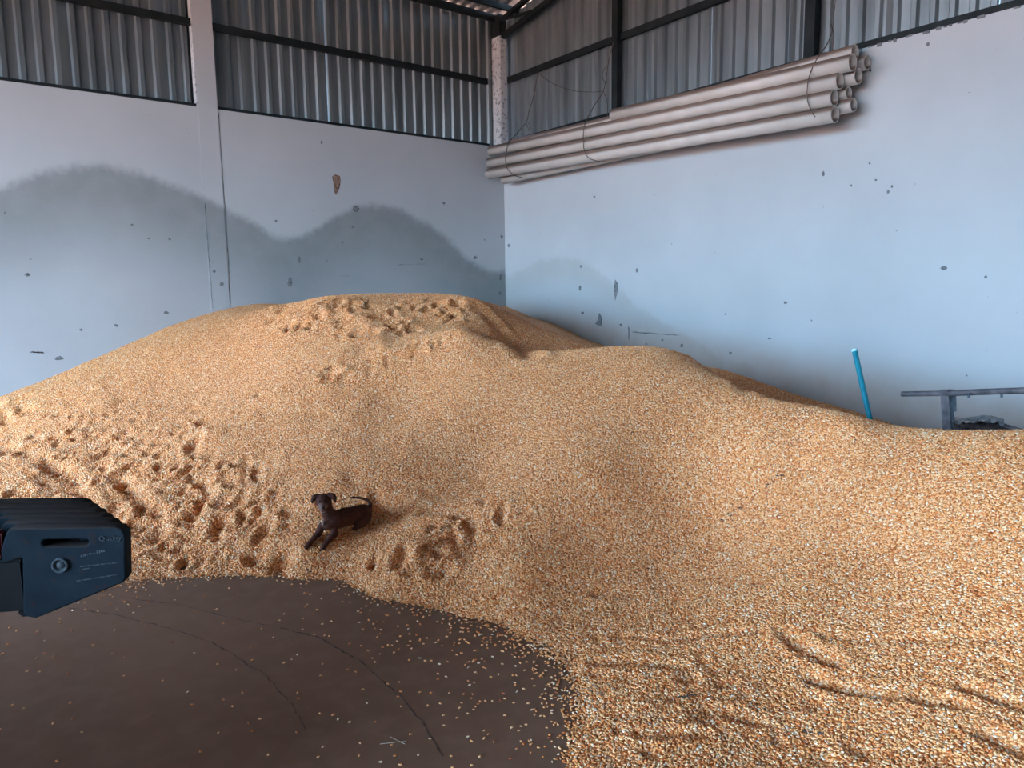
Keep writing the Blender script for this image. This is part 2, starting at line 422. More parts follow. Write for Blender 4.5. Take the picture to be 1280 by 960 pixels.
# hairline joints along the column, as thin recessed-looking dark fillets
def crack(parent, pts, plane, w0=0.006):
    b = bmesh.new(); P = []
    for k in range(len(pts)-1):
        for s in np.linspace(0, 1, 14, endpoint=False):
            P.append((pts[k][0]+(pts[k+1][0]-pts[k][0])*s, pts[k][1]+(pts[k+1][1]-pts[k][1])*s))
    P.append(pts[-1]); rows = []
    for p in P:
        c = (on_back if plane == 'back' else on_right)(p[0], p[1], -0.0048 if plane == 'back' else -0.002)
        hw = w0*random.uniform(0.2, 1.0); jit = random.uniform(-0.004, 0.004)
        e = np.array([1, 0, 0]) if plane == 'back' else np.array([0, -1, 0])
        if abs(pts[-1][0]-pts[0][0]) > abs(pts[-1][1]-pts[0][1]): e = np.array([0, 0, 1.0])
        rows.append([b.verts.new(V(c+e*(jit-hw))), b.verts.new(V(c+e*(jit+hw)))])
    for A, B in zip(rows, rows[1:]): b.faces.new((A[0], A[1], B[1], B[0]))
    bmesh.ops.solidify(b, geom=b.faces[:], thickness=0.003)
    return obj('joint_crack', b, 'crack', parent)
crack(wall_back, [(273, 140), (278, 215), (284, 300), (288, 380)], 'back', 0.0035)
crack(wall_back, [(256, 255), (261, 320), (266, 385)], 'back', 0.0035)
crack(wall_back, [(38, 440), (54, 441)], 'back', 0.01)
crack(wall_back, [(497, 331), (532, 330)], 'back', 0.004)
crack(wall_back, [(425, 345), (440, 345)], 'back', 0.004)
crack(wall_right, [(786, 409), (786, 425)], 'right', 0.008)
crack(wall_right, [(790, 415), (848, 419)], 'right', 0.005)
def chip(parent, cx, cy, w, h, plane, mat='chip', seed=0, n=13, pts=None):
    r = random.Random(seed); b = bmesh.new(); vs = []
    f = on_back if plane == 'back' else on_right
    if pts is None:
        pts = []
        for k in range(n):
            a = 2*PI*k/n; rr = r.uniform(0.6, 1.1)
            pts.append((cx+math.cos(a)*w/2*rr, cy+math.sin(a)*h/2*rr))
    lo = [b.verts.new(V(f(p[0], p[1], -0.001))) for p in pts]; hi = []
    c = f(cx, cy, -0.001)
    for v in lo: hi.append(b.verts.new(Vector(c)+(v.co-Vector(c))*0.88+(Vector((0, -0.004, 0)) if plane == 'back' else Vector((-0.004, 0, 0)))))
    b.faces.new(hi)
    for k in range(len(lo)): b.faces.new((lo[k], lo[(k+1) % len(lo)], hi[(k+1) % len(lo)], hi[k]))
    return obj('chipped_patch', b, mat, parent)
chip(wall_back, 420, 231, 0, 0, 'back', 'brickhole', pts=[(415,221),(419,218),(425,220),(426,227),(424,236),(420,244),(418,240),(417,230)])
for a in ((362,353,6,14),(374,325,4,9),(34,343,7,5),(208,391,8,4),(145,407,5,4),(101,412,5,3),(74,448,12,6),(268,339,5,5),(277,355,6,7),(165,281,4,3),(186,298,4,3),(212,299,4,3),(445,261,10,8),(594,322,6,5),(626,347,5,8),(625,367,4,5),(627,296,3,6),(402,178,3,5),(555,254,4,4),(345,276,4,3),(408,326,3,3),(527,324,4,3),(428,303,4,3),(441,284,4,3)):
    chip(wall_back, *a, 'back', seed=int(a[0]))
chip(wall_right, 769, 362, 0, 0, 'right', pts=[(769,349),(772,354),(773,362),(771,368),(769,376),(768,368),(767,360)])
chip(wall_right, 749, 399, 0, 0, 'right', pts=[(749,391),(752,396),(753,404),(751,408),(744,405),(747,400)])
for a in ((726,333,3,5),(725,360,4,7),(743,246,3,4),(796,338,3,6),(1029,217,4,7),(1110,240,4,5),(1115,233,4,4),(1064,232,3,4),(982,378,5,4),(962,423,5,3),(913,441,4,3),(728,391,4,4),(636,307,4,5),(1232,346,4,5),(1180,335,10,6),(1095,225,4,3),(1160,55,5,6),(1088,88,4,5),(1087,204,3,4),(776,406,4,3),(808,430,4,3),(820,436,5,4),(828,425,4,3),(852,432,4,6)):
    chip(wall_right, *a, 'right', seed=int(a[0]))

# roof: corrugated planes from both eaves to the ridge, purlins, trusses
ym = BY/2
def roof_mat():
    t = NT('roof_sheet_underside'); pos, _ = t.geo(); n = t.noise(3, 4, pos)
    t.set(t.ramp(n, [(0.3, (0.13, 0.13, 0.135)), (0.7, (0.22, 0.22, 0.22))]), 0.65, 0.3); return t.m
M['roof'] = roof_mat()
b = bmesh.new(); pitch = 0.17; nx = int((0.35-BX+0.4)/pitch)
prof = []
for k in range(nx):
    s = 0.35-k*pitch; prof += [(s, 0), (s-pitch*0.5, 0), (s-pitch*0.62, 0.035), (s-pitch*0.88, 0.035)]
ys = [0.30, ym, BY-0.3]
zs = [eave+0.04-0.30*slope, eave+0.04-slope*ym, eave+0.04-0.30*slope]
rows = [[b.verts.new((s, yy, zz+d)) for s, d in prof] for yy, zz in zip(ys, zs)]
for A, B in zip(rows, rows[1:]):
    for k in range(len(prof)-1): b.faces.new((A[k], A[k+1], B[k+1], B[k]))
ceil = tag(obj('ceiling', b, 'roof'), kind='structure')
for k in range(11):
    yy = -0.3-k*(abs(ym)-0.4)/10*1.0
    for s in (yy, BY-yy):
        obj('purlin', bar(bmesh.new(), (BX, s, ztop_r(s)-0.04), (0.1, s, ztop_r(s)-0.04), 0.05, 0.08), 'steel', ceil)
# trusses: one right at the wall, others across the building
zc0 = float(on_right(636, 43)[2]); pc = on_right(690, 2)
sl2 = float((pc[2]-zc0)/(-pc[1]+on_right(636, 43)[1]))
def truss(xc, first):
    o = empty('roof_truss' if not first else 'roof_truss', (xc, 0, 0)); o.name = 'trim_3' if first else o.name
    top = lambda y: ztop_r(y)-0.10
    bot = lambda y: zc0+sl2*(-y if y > ym else y-BY) if True else 0
    botc = lambda y: min(bot(y), top(y)-0.25)
    obj('chord', bar(bmesh.new(), (0, -0.05, top(-0.05)), (0, ym, top(ym)), 0.07, 0.06), 'steel', o)
    obj('chord', bar(bmesh.new(), (0, BY+0.05, top(BY+0.05)), (0, ym, top(ym)), 0.07, 0.06), 'steel', o)
    obj('chord', bar(bmesh.new(), (0, -0.05, botc(-0.05)), (0, ym, botc(ym)), 0.07, 0.07), 'steel', o)
    obj('chord', bar(bmesh.new(), (0, BY+0.05, botc(BY+0.05)), (0, ym, botc(ym)), 0.07, 0.07), 'steel', o)
    obj('end_post', bar(bmesh.new(), (0, -0.10, botc(-0.1)-0.02), (0, -0.10, top(-0.1)), 0.10, 0.12), 'steel', o)
    n = 12; s0 = -0.15
    for h in (0, 1):
        for k in range(n):
            ya = -0.1-(abs(ym)-0.1)*k/n; yb = -0.1-(abs(ym)-0.1)*(k+1)/n
            if h: ya, yb = BY-ya, BY-yb
            obj('web_bar', bar(bmesh.new(), (0, ya, top(ya)), (0, yb, botc(yb)), 0.035, 0.035), 'steel', o)
            obj('web_bar', bar(bmesh.new(), (0, yb, botc(yb)), (0, yb, top(yb)), 0.04, 0.04), 'steel', o)
    tag(o, kind='structure')
    return o
t1 = truss(-0.06, True); t1.name = 'trim_3'
obj('gusset', boxm(-0.06, -0.09, cz-0.01, 0.075, 0.115, eave+0.0), 'steel', t1)
for k, xc in enumerate((-5.06, -10.06, -14.9)):
    tt = truss(xc, False); tt.name = 'trim_%d' % (4+k)
# remaining walls of the shed (outside the view): far long wall, gable wall around the big opening
tag(obj('wall_front', boxm(BX, BY-0.15, -0.3, 0.1, BY, eave), 'plaster'), kind='structure')
b = bmesh.new()
box(b, BX-0.15, BY, -0.3, BX, DOOR[0], eave); box(b, BX-0.15, DOOR[1], -0.3, BX, 0.1, eave)
vs = [b.verts.new((xx, yy, zz)) for xx in (BX-0.15, BX) for yy, zz in ((DOOR[0], DOOR[2]), (DOOR[1], DOOR[2]), (DOOR[1], eave), (0.1, eave), (ym, ztop_r(ym)), (BY, eave), (DOOR[0], eave))]
b.faces.new(vs[:7]); b.faces.new(vs[7:][::-1])
for k in range(7): b.faces.new((vs[k], vs[(k+1) % 7], vs[7+(k+1) % 7], vs[7+k]))
tag(obj('wall_left', b, 'plaster'), kind='structure')
# floor joints
def floor_crack(pts, wd):
    b = bmesh.new(); rows = []
    for k in range(len(pts)-1):
        for s in np.linspace(0, 1, 10, endpoint=False):
            p = on_z(pts[k][0]+(pts[k+1][0]-pts[k][0])*s, pts[k][1]+(pts[k+1][1]-pts[k][1])*s, 0.0)
            q = on_z(*pts[k+1], 0.0); d = q-on_z(*pts[k], 0.0); d /= np.linalg.norm(d); nrm = np.array([-d[1], d[0], 0])
            hw = wd*random.uniform(0.25, 1); j = random.uniform(-0.006, 0.006)
            rows.append([b.verts.new(V(p+nrm*(j-hw)+[0, 0, 0.0012])), b.verts.new(V(p+nrm*(j+hw)+[0, 0, 0.0012]))])
    for A, B in zip(rows, rows[1:]): b.faces.new((A[0], A[1], B[1], B[0]))
    return obj('floor_crack', b, 'crackd', floor)
M['crackd'] = mottled('dirt_filled_crack', (0.07, 0.04, 0.03), (0.17, 0.10, 0.075), 20, 0.9)
floor_crack([(85,760),(150,770),(210,785),(265,803),(330,843),(365,880),(385,915)], 0.004)
floor_crack([(350,785),(400,797),(450,827),(500,870),(530,905),(555,950)], 0.006)
floor_crack([(160,748),(230,757),(300,775),(350,785)], 0.003)

# ================================================================ CORN HEAP
TOE = [(-420,735),(-250,730),(-100,735),(0,735),(80,730),(160,722),(250,719),(350,720),(420,723),(445,733),(500,750),(560,763),(620,777),(665,797),(700,815),(722,850),(727,900),(712,960),(700,1040)]
SURF = [ # px, py, height on the surface
 (100,600,.25),(100,520,.55),(0,600,.24),(0,540,.38),(-150,620,.16),(-200,540,.30),
 (200,640,.17),(200,560,.45),(200,480,.80),
 (300,650,.18),(300,560,.50),(300,480,.86),(300,420,1.27),
 (425,600,.42),(425,520,.72),(425,450,1.12),(425,400,1.45),
 (510,690,.18),(510,600,.42),(510,500,.82),(510,420,1.30),
 (590,420,1.32),(590,500,.86),(590,600,.42),(590,700,.14),
 (650,440,1.15),(650,600,.49),(650,700,.20),(700,740,.07),
 (700,443,1.10),(800,443,1.10),(870,451,1.08),(910,476,1.00),(950,500,.95),(1000,518,.91),(1050,531,.88),(1100,536,.86),(1150,538,.86),(1220,538,.86),(1280,538,.86),(1400,540,.86),
 (750,500,.91),(750,600,.53),(750,680,.22),(870,520,.84),(870,600,.50),(950,560,.72),
 (1000,585,.62),(940,625,.42),(890,655,.27),(815,705,.12),(745,745,.05),
 (1080,620,.58),(1150,585,.74),(900,740,.13),(1000,660,.37),(1000,710,.26),(1100,690,.36),(1280,600,.78),(1280,700,.52),(1280,850,.24),(1280,960,.12),
 (1100,800,.20),(1000,850,.10),(820,790,.06),(800,900,.05),(1000,960,.05),(1150,900,.14),(780,960,.03),(1500,700,.55),(1500,900,.25)]
ctrl = []
for p in TOE: q = on_z(*p, 0.0); ctrl.append((q[0], q[1], 0.0))
for a in SURF: q = on_z(a[0], a[1], a[2]); ctrl.append((q[0], q[1], q[2]))
for p in [(0,495),(60,472),(130,443),(210,408),(265,391),(330,379)]: q = on_back(*p); ctrl.append((q[0], 0.0, q[2]))
for p, dd in [((400,374),8.5),((470,372.5),8.6),((540,371),8.7),((590,371),8.7)]:
    q = at_dist(p[0], p[1]+5, dd); ctrl.append(tuple(q))
for x_, h_ in ((-3.6,1.52),(-2.6,1.50),(-1.5,1.48),(-0.7,1.47)): ctrl.append((x_, 0.0, h_))
for p in [(633,383),(660,394),(700,409),(740,426),(780,441),(900,462),(950,479),(1000,495),(1050,510),(1100,525),(1140,536)]:
    q = on_right(*p); ctrl.append((0.0, q[1], q[2]))
for p, dd in [((620,381),10.2),((660,405),9.3),((710,425),9.0),((655,440),8.0)]: ctrl.append(tuple(at_dist(p[0], p[1], dd)))
q = on_right(830, 452); ctrl.append((0.0, q[1], q[2]-0.03))
for (p, dd, dz) in [((880,470),7.6,-.12),((950,505),6.7,-.08),((1000,520),6.4,-.08),((1060,533),6.0,-.10),((1120,545),5.9,-.10)]:
    q = at_dist(p[0], p[1], dd); ctrl.append((q[0], q[1], q[2]+dz))
for q in [(0,-6.9,.40),(0,-7.6,.36),(0,-8.6,.32),(0,-10,.30),(-0.9,-7.2,.42),(-1.2,-8.6,.42),(-9.2,0,.22),(-11,0,.02),(-11,-2,-.04),(-12.5,0,-.1),(-0.3,-12,.2),(-3,-12.5,.1)]: ctrl.append(q)
for p in [(100,850),(300,850),(500,850),(600,880),(640,1000),(200,1100),(-200,850)]: q = on_z(*p); ctrl.append((q[0], q[1], -.10))
for p in [(450,785),(250,770),(80,780)]: q = on_z(*p); ctrl.append((q[0], q[1], -.05))
cx, cy_ = CAM[0], CAM[1]
for r_, f_, h_ in [(0,0.6,-.05),(-1.2,0.5,-.2),(1.2,.6,.04),(2.5,.5,.15),(0,-1,-.1),(2,-1.5,.02),(-2,-1.5,-.3),(-3.5,2.5,-.12)]:
    q = np.array([cx, cy_, 0])+RH*r_+FH*f_; ctrl.append((q[0], q[1], h_))
DOG_D = float((on_z(418, 672, .155)-CAM)@FH)
DOG_G = [(384,686,-.13),(404,688,-.12),(414,672,-.03),(426,671,.0),(440,666,.05),(463,656,.15),(398,660,.06),(430,640,.20)]
for a in DOG_G: ctrl.append(tuple(on_depth(a[0], a[1], DOG_D+a[2])))
C = np.array(ctrl, float)
def tps(r): return np.where(r > 1e-9, r*r*np.log(np.maximum(r, 1e-9)), 0.0)
def solve_rbf(C, lam=2e-3):
    n = len(C); D = np.hypot(C[:, None, 0]-C[None, :, 0], C[:, None, 1]-C[None, :, 1])
    A = np.zeros((n+3, n+3)); A[:n, :n] = tps(D)+lam*np.eye(n); P = np.c_[np.ones(n), C[:, :2]]
    A[:n, n:] = P; A[n:, :n] = P.T; return np.linalg.solve(A, np.r_[C[:, 2], 0, 0, 0])
WR = solve_rbf(C)
def Hs(x, y):
    x = np.asarray(x, float); y = np.asarray(y, float); sh = x.shape; x = x.ravel(); y = y.ravel()
    out = np.empty(len(x)); n = len(C)
    for i in range(0, len(x), 20000):
        xs, ys_ = x[i:i+20000], y[i:i+20000]
        out[i:i+20000] = tps(np.hypot(xs[:, None]-C[None, :, 0], ys_[:, None]-C[None, :, 1]))@WR[:n]+WR[n]+WR[n+1]*xs+WR[n+2]*ys_
    return out.reshape(sh)
GX = np.arange(-11.2, 0.0001, 0.024); GX[-1] = -0.0005
GY = np.arange(-11.6, 0.0001, 0.024); GY[-1] = -0.0005
XX, YY = np.meshgrid(GX, GY, indexing='ij')
HH = Hs(XX, YY)
# rolling value noise
def vnoise(X, Y, s, seed):
    r = np.random.default_rng(seed); T = r.random((256, 256)); u = X/s+1000; v = Y/s+1000
    iu = np.floor(u).astype(int); iv = np.floor(v).astype(int); fu = u-iu; fv = v-iv
    fu = fu*fu*(3-2*fu); fv = fv*fv*(3-2*fv); g_ = lambda a, b_: T[a % 256, b_ % 256]
    return (g_(iu, iv)*(1-fu)+g_(iu+1, iv)*fu)*(1-fv)+(g_(iu, iv+1)*(1-fu)+g_(iu+1, iv+1)*fu)*fv-0.5
on = np.clip(HH/0.08, 0, 1)
dog_xy = on_depth(425, 665, DOG_D+.02)
HH += on*(0.020*vnoise(XX, YY, 0.6, 1)+0.008*vnoise(XX, YY, 0.22, 2))
_pu, _pv, _ = project(np.stack([XX, YY, HH], -1).reshape(-1, 3))
dist_mask = (1/(1+np.exp((_pu-520)/60))*1/(1+np.exp((500-_pv)/25))).reshape(XX.shape)
dist_mask *= np.clip((np.hypot(XX-dog_xy[0], YY-dog_xy[1])-0.25)/0.2, 0, 1)
HH += on*dist_mask*(0.040*vnoise(XX, YY, 0.20, 21)+0.022*vnoise(XX, YY, 0.085, 22))
HH += 0.014*vnoise(XX, YY, 0.09, 3)*np.clip(1-np.abs(HH)/0.05, 0, 1)       # crumbly toe line
# find ground points under pixels
VP = np.stack([XX, YY, HH], -1).reshape(-1, 3)
pxs, pys, pz = project(VP)
ok = (pz > 0.5) & (VP[:, 2] > -0.03)
def hit(px, py):
    d = ray(px, py); t = np.linspace(1.0, 16, 1500); P = CAM+d[None]*t[:, None]
    ix = np.clip(np.round((P[:, 0]-GX[0])/0.024).astype(int), 0, len(GX)-1); iy = np.clip(np.round((P[:, 1]-GY[0])/0.024).astype(int), 0, len(GY)-1)
    k = np.argmax((P[:, 2] <= np.maximum(HH[ix, iy], 0)) | (P[:, 0] > 0) | (P[:, 1] > 0))
    return P[k]
def dent(p, ang, L_, w_, depth, rim=0.45):
    if math.hypot(p[0]-dog_xy[0], p[1]-dog_xy[1]) < 0.34: return
    L_ *= 0.75; w_ *= 0.75; depth *= 0.78
    R_ = max(L_, w_)*3; ix = np.where(np.abs(GX-p[0]) < R_)[0]; iy = np.where(np.abs(GY-p[1]) < R_)[0]
    if not len(ix) or not len(iy): return
    sl = np.ix_(ix, iy); dx = XX[sl]-p[0]; dy = YY[sl]-p[1]
    u = (dx*math.cos(ang)+dy*math.sin(ang))/L_; v = (-dx*math.sin(ang)+dy*math.cos(ang))/w_
    r2 = u*u+v*v; rr = np.sqrt(r2)
    HH[sl] -= depth*(np.exp(-r2**1.5*1.2))
    HH[sl] += depth*rim*np.exp(-((rr-1.55)/0.40)**2)*(0.6+0.4*np.cos(np.arctan2(v, u)-ang))
def inpoly(x, y, P):
    c = False; j = len(P)-1
    for i in range(len(P)):
        if (P[i][1] > y) != (P[j][1] > y) and x < (P[j][0]-P[i][0])*(y-P[i][1])/(P[j][1]-P[i][1])+P[i][0]: c = not c
        j = i
    return c
def scatter_dents(poly, n, L0, L1, d0, d1, seed):
    r = random.Random(seed); x0 = min(p[0] for p in poly); x1 = max(p[0] for p in poly); y0 = min(p[1] for p in poly); y1 = max(p[1] for p in poly)
    k = 0
    while k < n:
        x, y = r.uniform(x0, x1), r.uniform(y0, y1)
        if not inpoly(x, y, poly): continue
        p = hit(x, y); L_ = r.uniform(L0, L1)
        dent(p, r.uniform(0, PI), L_, L_*r.uniform(0.45, 0.8), r.uniform(d0, d1)); k += 1
scatter_dents([(-60,500),(60,505),(130,530),(230,540),(350,600),(480,640),(640,640),(620,720),(420,712),(160,708),(-60,712)], 260, .05, .12, .015, .05, 3)
scatter_dents([(-60,500),(130,500),(260,520),(330,560),(300,640),(160,660),(-60,650)], 45, .07, .14, .02, .045, 4)
scatter_dents([(120,520),(240,500),(430,450),(560,415),(600,425),(440,480),(300,520),(180,560)], 60, .05, .10, .012, .035, 5)
scatter_dents([(330,385),(400,378),(590,378),(560,410),(440,430),(350,415)], 75, .07, .16, .025, .06, 6)
scatter_dents([(740,790),(1280,760),(1280,960),(740,960)], 40, .04, .09, .006, .018, 7)
for x, y, L_, w_, d_ in [(120,598,.15,.09,.10),(150,565,.10,.06,.07),(165,552,.07,.05,.05),(60,572,.08,.05,.05),(70,548,.07,.04,.04),(155,523,.09,.05,.05),(112,489,.10,.05,.05),
      (415,472,.12,.06,.09),(408,480,.07,.05,.05),(375,405,.13,.06,.07),(222,688,.08,.06,.05),(200,640,.09,.06,.06),(250,630,.09,.05,.05),(180,662,.08,.05,.05),
      (490,632,.16,.06,.055),(545,655,.08,.04,.04),(540,688,.10,.03,.035),(455,685,.05,.09,.05),(468,705,.04,.10,.045),(500,650,.10,.04,.035),(605,628,.05,.07,.03),(515,716,.06,.04,.03),
      (1000,805,.07,.05,.035),(1020,815,.10,.03,.03),(860,850,.07,.05,.03),(905,858,.07,.04,.03),(840,875,.05,.04,.02),(505,392,.12,.03,.03),(655,640,.05,.04,.03)]:
    dent(hit(x, y), YAW*-1+0.1, L_, w_, d_, 0.35)
def groove(pts, wd, depth, rim=0.4):
    W3 = [hit(*p) for p in pts]  # polyline on the heap
    D = np.full(XX.shape, 9.0)
    for a, b_ in zip(W3, W3[1:]):
        ax, ay, bx_, by_ = a[0], a[1], b_[0], b_[1]; lx, ly = bx_-ax, by_-ay; L2 = lx*lx+ly*ly+1e-9
        ix = np.where((GX > min(ax, bx_)-.4) & (GX < max(ax, bx_)+.4))[0]; iy = np.where((GY > min(ay, by_)-.4) & (GY < max(ay, by_)+.4))[0]
        if not len(ix) or not len(iy): continue
        sl = np.ix_(ix, iy); t = np.clip(((XX[sl]-ax)*lx+(YY[sl]-ay)*ly)/L2, 0, 1)
        D[sl] = np.minimum(D[sl], np.hypot(XX[sl]-ax-t*lx, YY[sl]-ay-t*ly))
    mod = 0.75+0.8*vnoise(XX, YY, 0.15, 11)
    HH[...] += mod*(-depth*np.exp(-(D/wd)**2)+depth*rim*np.exp(-((D-2*wd)/(0.7*wd))**2))
for g_ in [([(595,392),(565,424),(500,450),(430,470),(335,505),(265,545)],.20,-.055,0.0),([(330,395),(290,430),(210,470),(130,505)],.22,-.03,0.0),([(440,392),(470,410),(480,440)],.10,-.03,.2),([(775,798),(830,802),(890,795),(950,790)],.022,.020),([(985,797),(1005,812),(1040,828)],.035,.035),([(1010,850),(1050,862),(1110,870),(1200,882)],.030,.030),
           ([(1205,860),(1245,876),(1290,888)],.028,.034),([(745,830),(800,830),(860,838)],.03,.018),([(950,790),(1060,800),(1150,800),(1290,797)],.03,.012),([(885,890),(950,905)],.03,.02),
           ([(800,920),(880,920)],.025,.015),([(1240,925),(1290,945)],.035,.03),([(600,388),(630,420),(660,445)],.09,.045),([(625,395),(650,420),(660,438)],.05,.02),([(870,452),(905,470),(930,492)],.05,.02),
           ([(150,600),(200,655),(190,690)],.05,.035),([(240,560),(330,500),(430,470),(560,425)],.06,.02),([(0,560),(90,600),(110,640)],.06,.04),([(590,735),(700,730),(790,745)],.05,.010),([(1000,583),(940,625),(890,655),(815,705),(745,745)],.035,.016),
           ([(470,625),(560,640),(600,640)],.04,.03),([(530,690),(580,690),(640,675)],.025,.02),([(130,500),(230,440),(300,400)],.05,.012)]:
    groove(*g_)
HH = np.where(Hs(XX, YY) > -0.02, HH, np.minimum(HH, -0.02))
nxg, nyg = len(GX), len(GY)
keep = HH > -0.03
fk = keep[:-1, :-1] | keep[1:, :-1] | keep[1:, 1:] | keep[:-1, 1:]
idx = np.arange(nxg*nyg).reshape(nxg, nyg)
F4 = np.stack([idx[:-1, :-1], idx[1:, :-1], idx[1:, 1:], idx[:-1, 1:]], -1)[fk]
used = np.unique(F4); remap = -np.ones(nxg*nyg, int); remap[used] = np.arange(len(used)); F4 = remap[F4]
VV = np.stack([XX, YY, HH], -1).reshape(-1, 3)[used]
me = bpy.data.meshes.new('corn_heap'); me.vertices.add(len(VV)); me.vertices.foreach_set('co', VV.ravel().astype(np.float32))
me.loops.add(F4.size); me.loops.foreach_set('vertex_index', F4.ravel().astype(np.int32))
me.polygons.add(len(F4)); me.polygons.foreach_set('loop_start', np.arange(0, F4.size, 4, dtype=np.int32)); me.polygons.foreach_set('loop_total', np.full(len(F4), 4, np.int32))
me.polygons.foreach_set('use_smooth', np.ones(len(F4), bool)); me.update(); me.validate()
dist = np.hypot(VV[:, 0]-CAM[0], VV[:, 1]-CAM[1])
dens = np.clip((9.6-dist)/2.0, 0, 1)*np.clip((VV[:, 2]+0.02)/0.03, 0, 1)
fr = (VV-CAM)@FH; dens *= (fr > -0.6)*np.where(np.abs((VV-CAM)@RH) < np.maximum(fr, 0)*0.80+1.6, 1.0, 0.0)
dens *= np.where(dist < 5.0, 1.0, np.where(dist < 7, 0.9, 0.8))
at = me.attributes.new('dens', 'FLOAT', 'POINT'); at.data.foreach_set('value', dens.astype(np.float32))
heap = obj('corn_heap', me, 'heap')
tag(heap, 'huge sloping heap of loose yellow corn kernels filling the shed corner', 'corn', kind='stuff')

# one kernel: a blunt tooth shape, flat, with a narrow tip
def kernel_mesh(name, mat, sc=1.0):
    b = bmesh.new(); L_ = 0.0058*sc; rings = []
    for yv, wx, tz in ((-L_, 0.0012, 0.0010), (-L_*0.35, 0.0034, 0.0022), (L_*0.5, 0.0044, 0.0025), (L_*0.95, 0.0030, 0.0017)):
        rings.append([b.verts.new((wx*sc*math.cos(a), yv, tz*sc*math.sin(a))) for a in [2*PI*k/6 for k in range(6)]])
    for A, B in zip(rings, rings[1:]):
        for k in range(6): b.faces.new((A[k], B[k], B[(k+1) % 6], A[(k+1) % 6]))
    b.faces.new(rings[0]); b.faces.new(rings[-1][::-1])
    me = bpy.data.meshes.new(name); b.to_mesh(me); b.free(); me.materials.append(M[mat])
    for p in me.polygons: p.use_smooth = True
    return me
kmesh = kernel_mesh('corn_kernel', 'kernel', 1.1)

# scattered kernels on the bare floor: the ones that show largest are single objects
def floor_spots(n):
    out = []
    while len(out) < n:
        m_ = 60000
        f = rng.uniform(1.9, 5.5, m_); r_ = rng.uniform(-4.5, 2.6, m_)
        P = CAM[None, :2]+f[:, None]*FH[None, :2]+r_[:, None]*RH[None, :2]
        inr = np.abs(r_) < f*0.80+0.3; P = P[inr]; f = f[inr]; r_ = r_[inr]
        h = Hs(P[:, 0], P[:, 1])
        right = np.clip((r_/f+0.35)/0.45, 0.02, 1)
        pr = (np.exp(np.clip(h, -1, 0)/0.0065)*0.9+np.exp(np.clip(h, -1, 0)/0.022)*0.30*right+0.0025+0.022*right)
        pr = np.where(h < -0.002, pr, 0.2*(h < 0.006))
        k = rng.random(len(P)) < pr*0.30
        for q in P[k]: out.append(q)
    rng.shuffle(out); return np.array(out[:n])
FS = floor_spots(2700)
dcam = np.hypot(FS[:, 0]-CAM[0], FS[:, 1]-CAM[1])
P3 = np.c_[FS, np.zeros(len(FS))]; fx, fy, fz = project(P3)
vis = (fx > 0) & (fx < 1280) & (fy > 0) & (fy < 960) & (Hs(FS[:, 0], FS[:, 1]) < -0.012)
order = np.argsort(np.where(vis, dcam, 99)); single = order[:300]; rest = order[300:]
kn = 0
for i in single:
    o = bpy.data.objects.new('corn_kernel', kmesh); COL.objects.link(o)
    o.location = (FS[i, 0], FS[i, 1], 0.0030); o.rotation_euler = (random.uniform(-.12, .12), random.uniform(-.12, .12), random.uniform(0, 2*PI))
    s = random.uniform(0.85, 1.15); o.scale = (s, s, s)
    tag(o, 'loose corn kernel on the bare brown concrete floor, clear of the heap', 'corn kernel', 'loose corn kernels on the bare floor nearest the viewer')
kv = np.array([v.co[:] for v in kmesh.vertices]); kf = [tuple(p.vertices) for p in kmesh.polygons]
AV, AF = [], []
for n_, i in enumerate(rest):
    R_ = np.array(Euler((random.uniform(-.3, .3), random.uniform(-.3, .3), random.uniform(0, 2*PI))).to_matrix())
    base = len(AV)*len(kv); AV.append(kv@R_.T*random.uniform(.85, 1.15)+[FS[i, 0], FS[i, 1], 0.0034+random.random()*0.003]); AF += [tuple(base+q for q in f) for f in kf]
me = bpy.data.meshes.new('scattered_corn'); me.from_pydata(np.concatenate(AV).tolist(), [], AF); me.update()
tag(obj('scattered_corn', me, 'kernel_stuff', smooth=True), 'thin scatter of corn kernels fringing the heap on the brown floor', 'corn', kind='stuff')

# geometry nodes: real kernels lying on the heap
src = bpy.data.objects.new('corn_kernel', kmesh); COL.objects.link(src)
p0 = hit(760, 905); src.location = (p0[0], p0[1], p0[2]+0.006); src.rotation_euler = (0.2, 0.1, 0.4)
tag(src, 'loose corn kernel at the lower edge of the heap beside the bare floor', 'corn kernel')
ng = bpy.data.node_groups.new('kernel_layer', 'GeometryNodeTree')
ng.interface.new_socket('Geometry', in_out='INPUT', socket_type='NodeSocketGeometry'); ng.interface.new_socket('Geometry', in_out='OUTPUT', socket_type='NodeSocketGeometry')
N = ng.nodes; Lk = ng.links
gi = N.new('NodeGroupInput'); go = N.new('NodeGroupOutput'); dp = N.new('GeometryNodeDistributePointsOnFaces'); dp.distribute_method = 'RANDOM'
na = N.new('GeometryNodeInputNamedAttribute'); na.data_type = 'FLOAT'; na.inputs['Name'].default_value = 'dens'
mu = N.new('ShaderNodeMath'); mu.operation = 'MULTIPLY'; mu.inputs[1].default_value = 11500
Lk.new(na.outputs['Attribute'], mu.inputs[0]); Lk.new(gi.outputs[0], dp.inputs['Mesh']); Lk.new(mu.outputs[0], dp.inputs['Density'])
oi = N.new('GeometryNodeObjectInfo'); oi.inputs['Object'].default_value = src; oi.transform_space = 'ORIGINAL'
ip = N.new('GeometryNodeInstanceOnPoints'); Lk.new(dp.outputs['Points'], ip.inputs['Points']); Lk.new(oi.outputs['Geometry'], ip.inputs['Instance'])
rv = N.new('FunctionNodeRandomValue'); rv.data_type = 'FLOAT_VECTOR'; rv.inputs[0].default_value = (-0.55, -0.55, 0); rv.inputs[1].default_value = (0.55, 0.55, 6.283)
